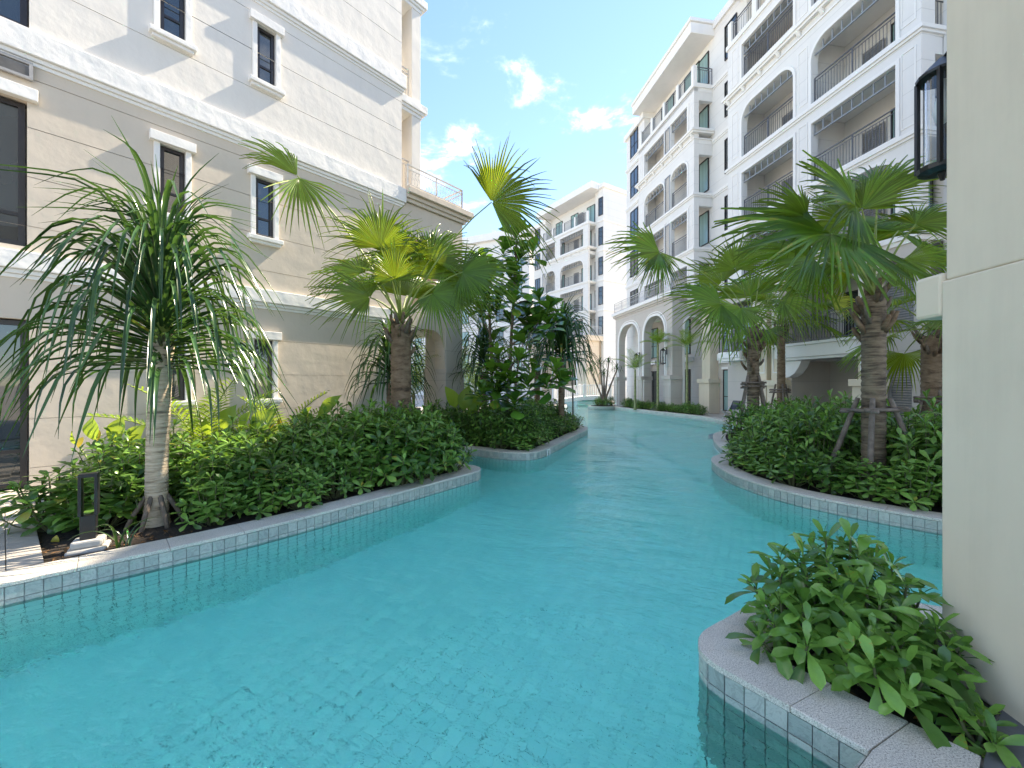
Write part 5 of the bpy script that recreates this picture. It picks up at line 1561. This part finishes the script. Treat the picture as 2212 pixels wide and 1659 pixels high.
for (x, y, h, n, L, lab) in ((-5.2,6.95,.25,16,1.6,'bushy feather palm behind the ringed trunk'), (-4.3,7.6,.25,12,1.4,'bushy feather palm growing against the beige wall')):
    feather_palm((x, y, GZ), h, n, L, lab, .03, .34)
for (x, y, lab) in ((-2.6,16.5,'sunlit yellow-green feather palm behind the beige pier'), (-1.6,18.0,'sunlit feather palm beyond the beige building'), (-3.4,14.2,'yellow-green feather palm inside the beige podium arch')):
    feather_palm((x, y, GZ), 1.2, 18, 2.6, lab, .07, .6)

# small island with a branching tree
IS = empty('island_planter', (6.35, 28.6, 0), 0, 'small round planter island in the far pool', 'planter')
c = [(1.05*math.cos(R(a)), .8*math.sin(R(a))) for a in range(0, 360, 15)]; ci = [(p[0]*.8, p[1]*.8) for p in c]
MB().prism(c, -1.3, .13).build('wall', M['tile'], IS); MB().prism([(p[0]*1.02, p[1]*1.02) for p in c], .131, .17).build('coping', M['granite'], IS); MB().prism(ci, .171, .2).build('soil', M['soil'], IS)
for (x, y, s) in ((5.9,28.4,.6),(6.5,28.2,.55),(6.9,28.7,.6),(6.3,28.9,.7)): shrub(x, y, s, .8, 'low shrub on the small round island', 'shrubs on the round island', .2)
e = empty('branching_tree', (6.4, 28.6, .2), 0, 'branching tree with tufts of spiky leaves on the round island', 'tree')
for k, (tx, ty, tz) in enumerate(((-.9,.1,2.4),(-.3,-.1,2.9),(.35,.1,3.0),(.9,0,2.5),(.1,.4,2.2))):
    MB().tube(catmull3([Vector((0, 0, 0)), Vector((tx*.3, ty*.3, .9)), Vector((tx, ty, tz))]), [.09-.006*i for i in range(9)], 7).build('branch', M['bark'], e, True)
    for i in range(22):
        f = i/22; b = min(7, int(f*8)); a = i*2.399
        o = link('leaf', random.choice(STRAPS[b]), e)
        o.matrix_basis = Matrix.Translation((tx, ty, tz)) @ Matrix.Rotation(a, 4, 'Z') @ Matrix.Diagonal((1.6, .75, .75, 1))

# yellow leaves in the hedge and the yellow leaf by the bollard
for (x, y, Y, s) in ((122,1157,4.1,.10),(603,905,6.8,.09),(590,915,6.7,.09),(180,945,5.9,.12),(215,930,6.2,.13)):
    o = link('yellow_leaf', MB().add(*leaf_pts(1, .6, ovat, .5, .2, 6)).mesh('yellow_leaf', M['yellow_leaf'], True)); tag(o, 'yellow leaf hanging among the green shrubs of the long bed', 'leaf', 'yellowed leaves')
    o.matrix_basis = Matrix.Translation(pxd(x, y, Y)) @ frame(Vector((rnd(-.4, .4), -.3, -.9)), Vector((0, -1, .2))).to_4x4() @ Matrix.Scale(s*1.4, 4)

# ------------------------------------------------------------------ small things
BL = empty('bollard_light', (*px(192, 1172, .2).xy, GZ), R(35), 'black open-frame bollard light on a pale concrete block', 'bollard light')
MB().prism([(-.14,-.12),(.14,-.12),(.14,.12),(-.14,.12)], 0, .05).box(-.11, .11, -.09, .09, .05, .12).build('concrete_block', M['concrete'], BL, bevel=.02)
MB().box(-.055, .055, -.045, .045, .12, .34).build('foot', M['black'], BL, bevel=.004)
for s in (-1, 1): MB().box(s*.055-.012, s*.055+.012, -.045, .045, .34, .70).build('post', M['black'], BL, bevel=.002)
MB().box(-.067, .067, -.045, .045, .70, .735).build('head', M['black'], BL, bevel=.003)

CH = empty('folding_chair', (9.2, 17.2, GZ), R(-70), 'dark folding deck chair with a towel by the arcade windows', 'chair')
for s in (-.27, .27):
    MB().bar((s, -.3, 0), (s, .32, .78), .03).build('leg', M['silver'], CH); MB().bar((s, .3, 0), (s, -.28, .5), .03).build('leg', M['silver'], CH)
MB().add([(-.26,-.28,.48),(.26,-.28,.48),(.26,.12,.42),(-.26,.12,.42)], [(0,1,2,3)]).build('seat', M['black'], CH)
MB().add([(-.26,.16,.5),(.26,.16,.5),(.26,.34,.86),(-.26,.34,.86)], [(0,1,2,3)]).build('backrest', M['black'], CH)
TW = MB().add([(-.2,.30,.88),(.12,.30,.88),(.12,.36,.86),(-.2,.36,.86),(-.2,.40,.5),(.12,.40,.52),(-.2,.22,.56),(.12,.22,.55)], [(0,1,2,3),(3,2,5,4),(1,0,6,7)]).build('towel', M['cloth'], CH)
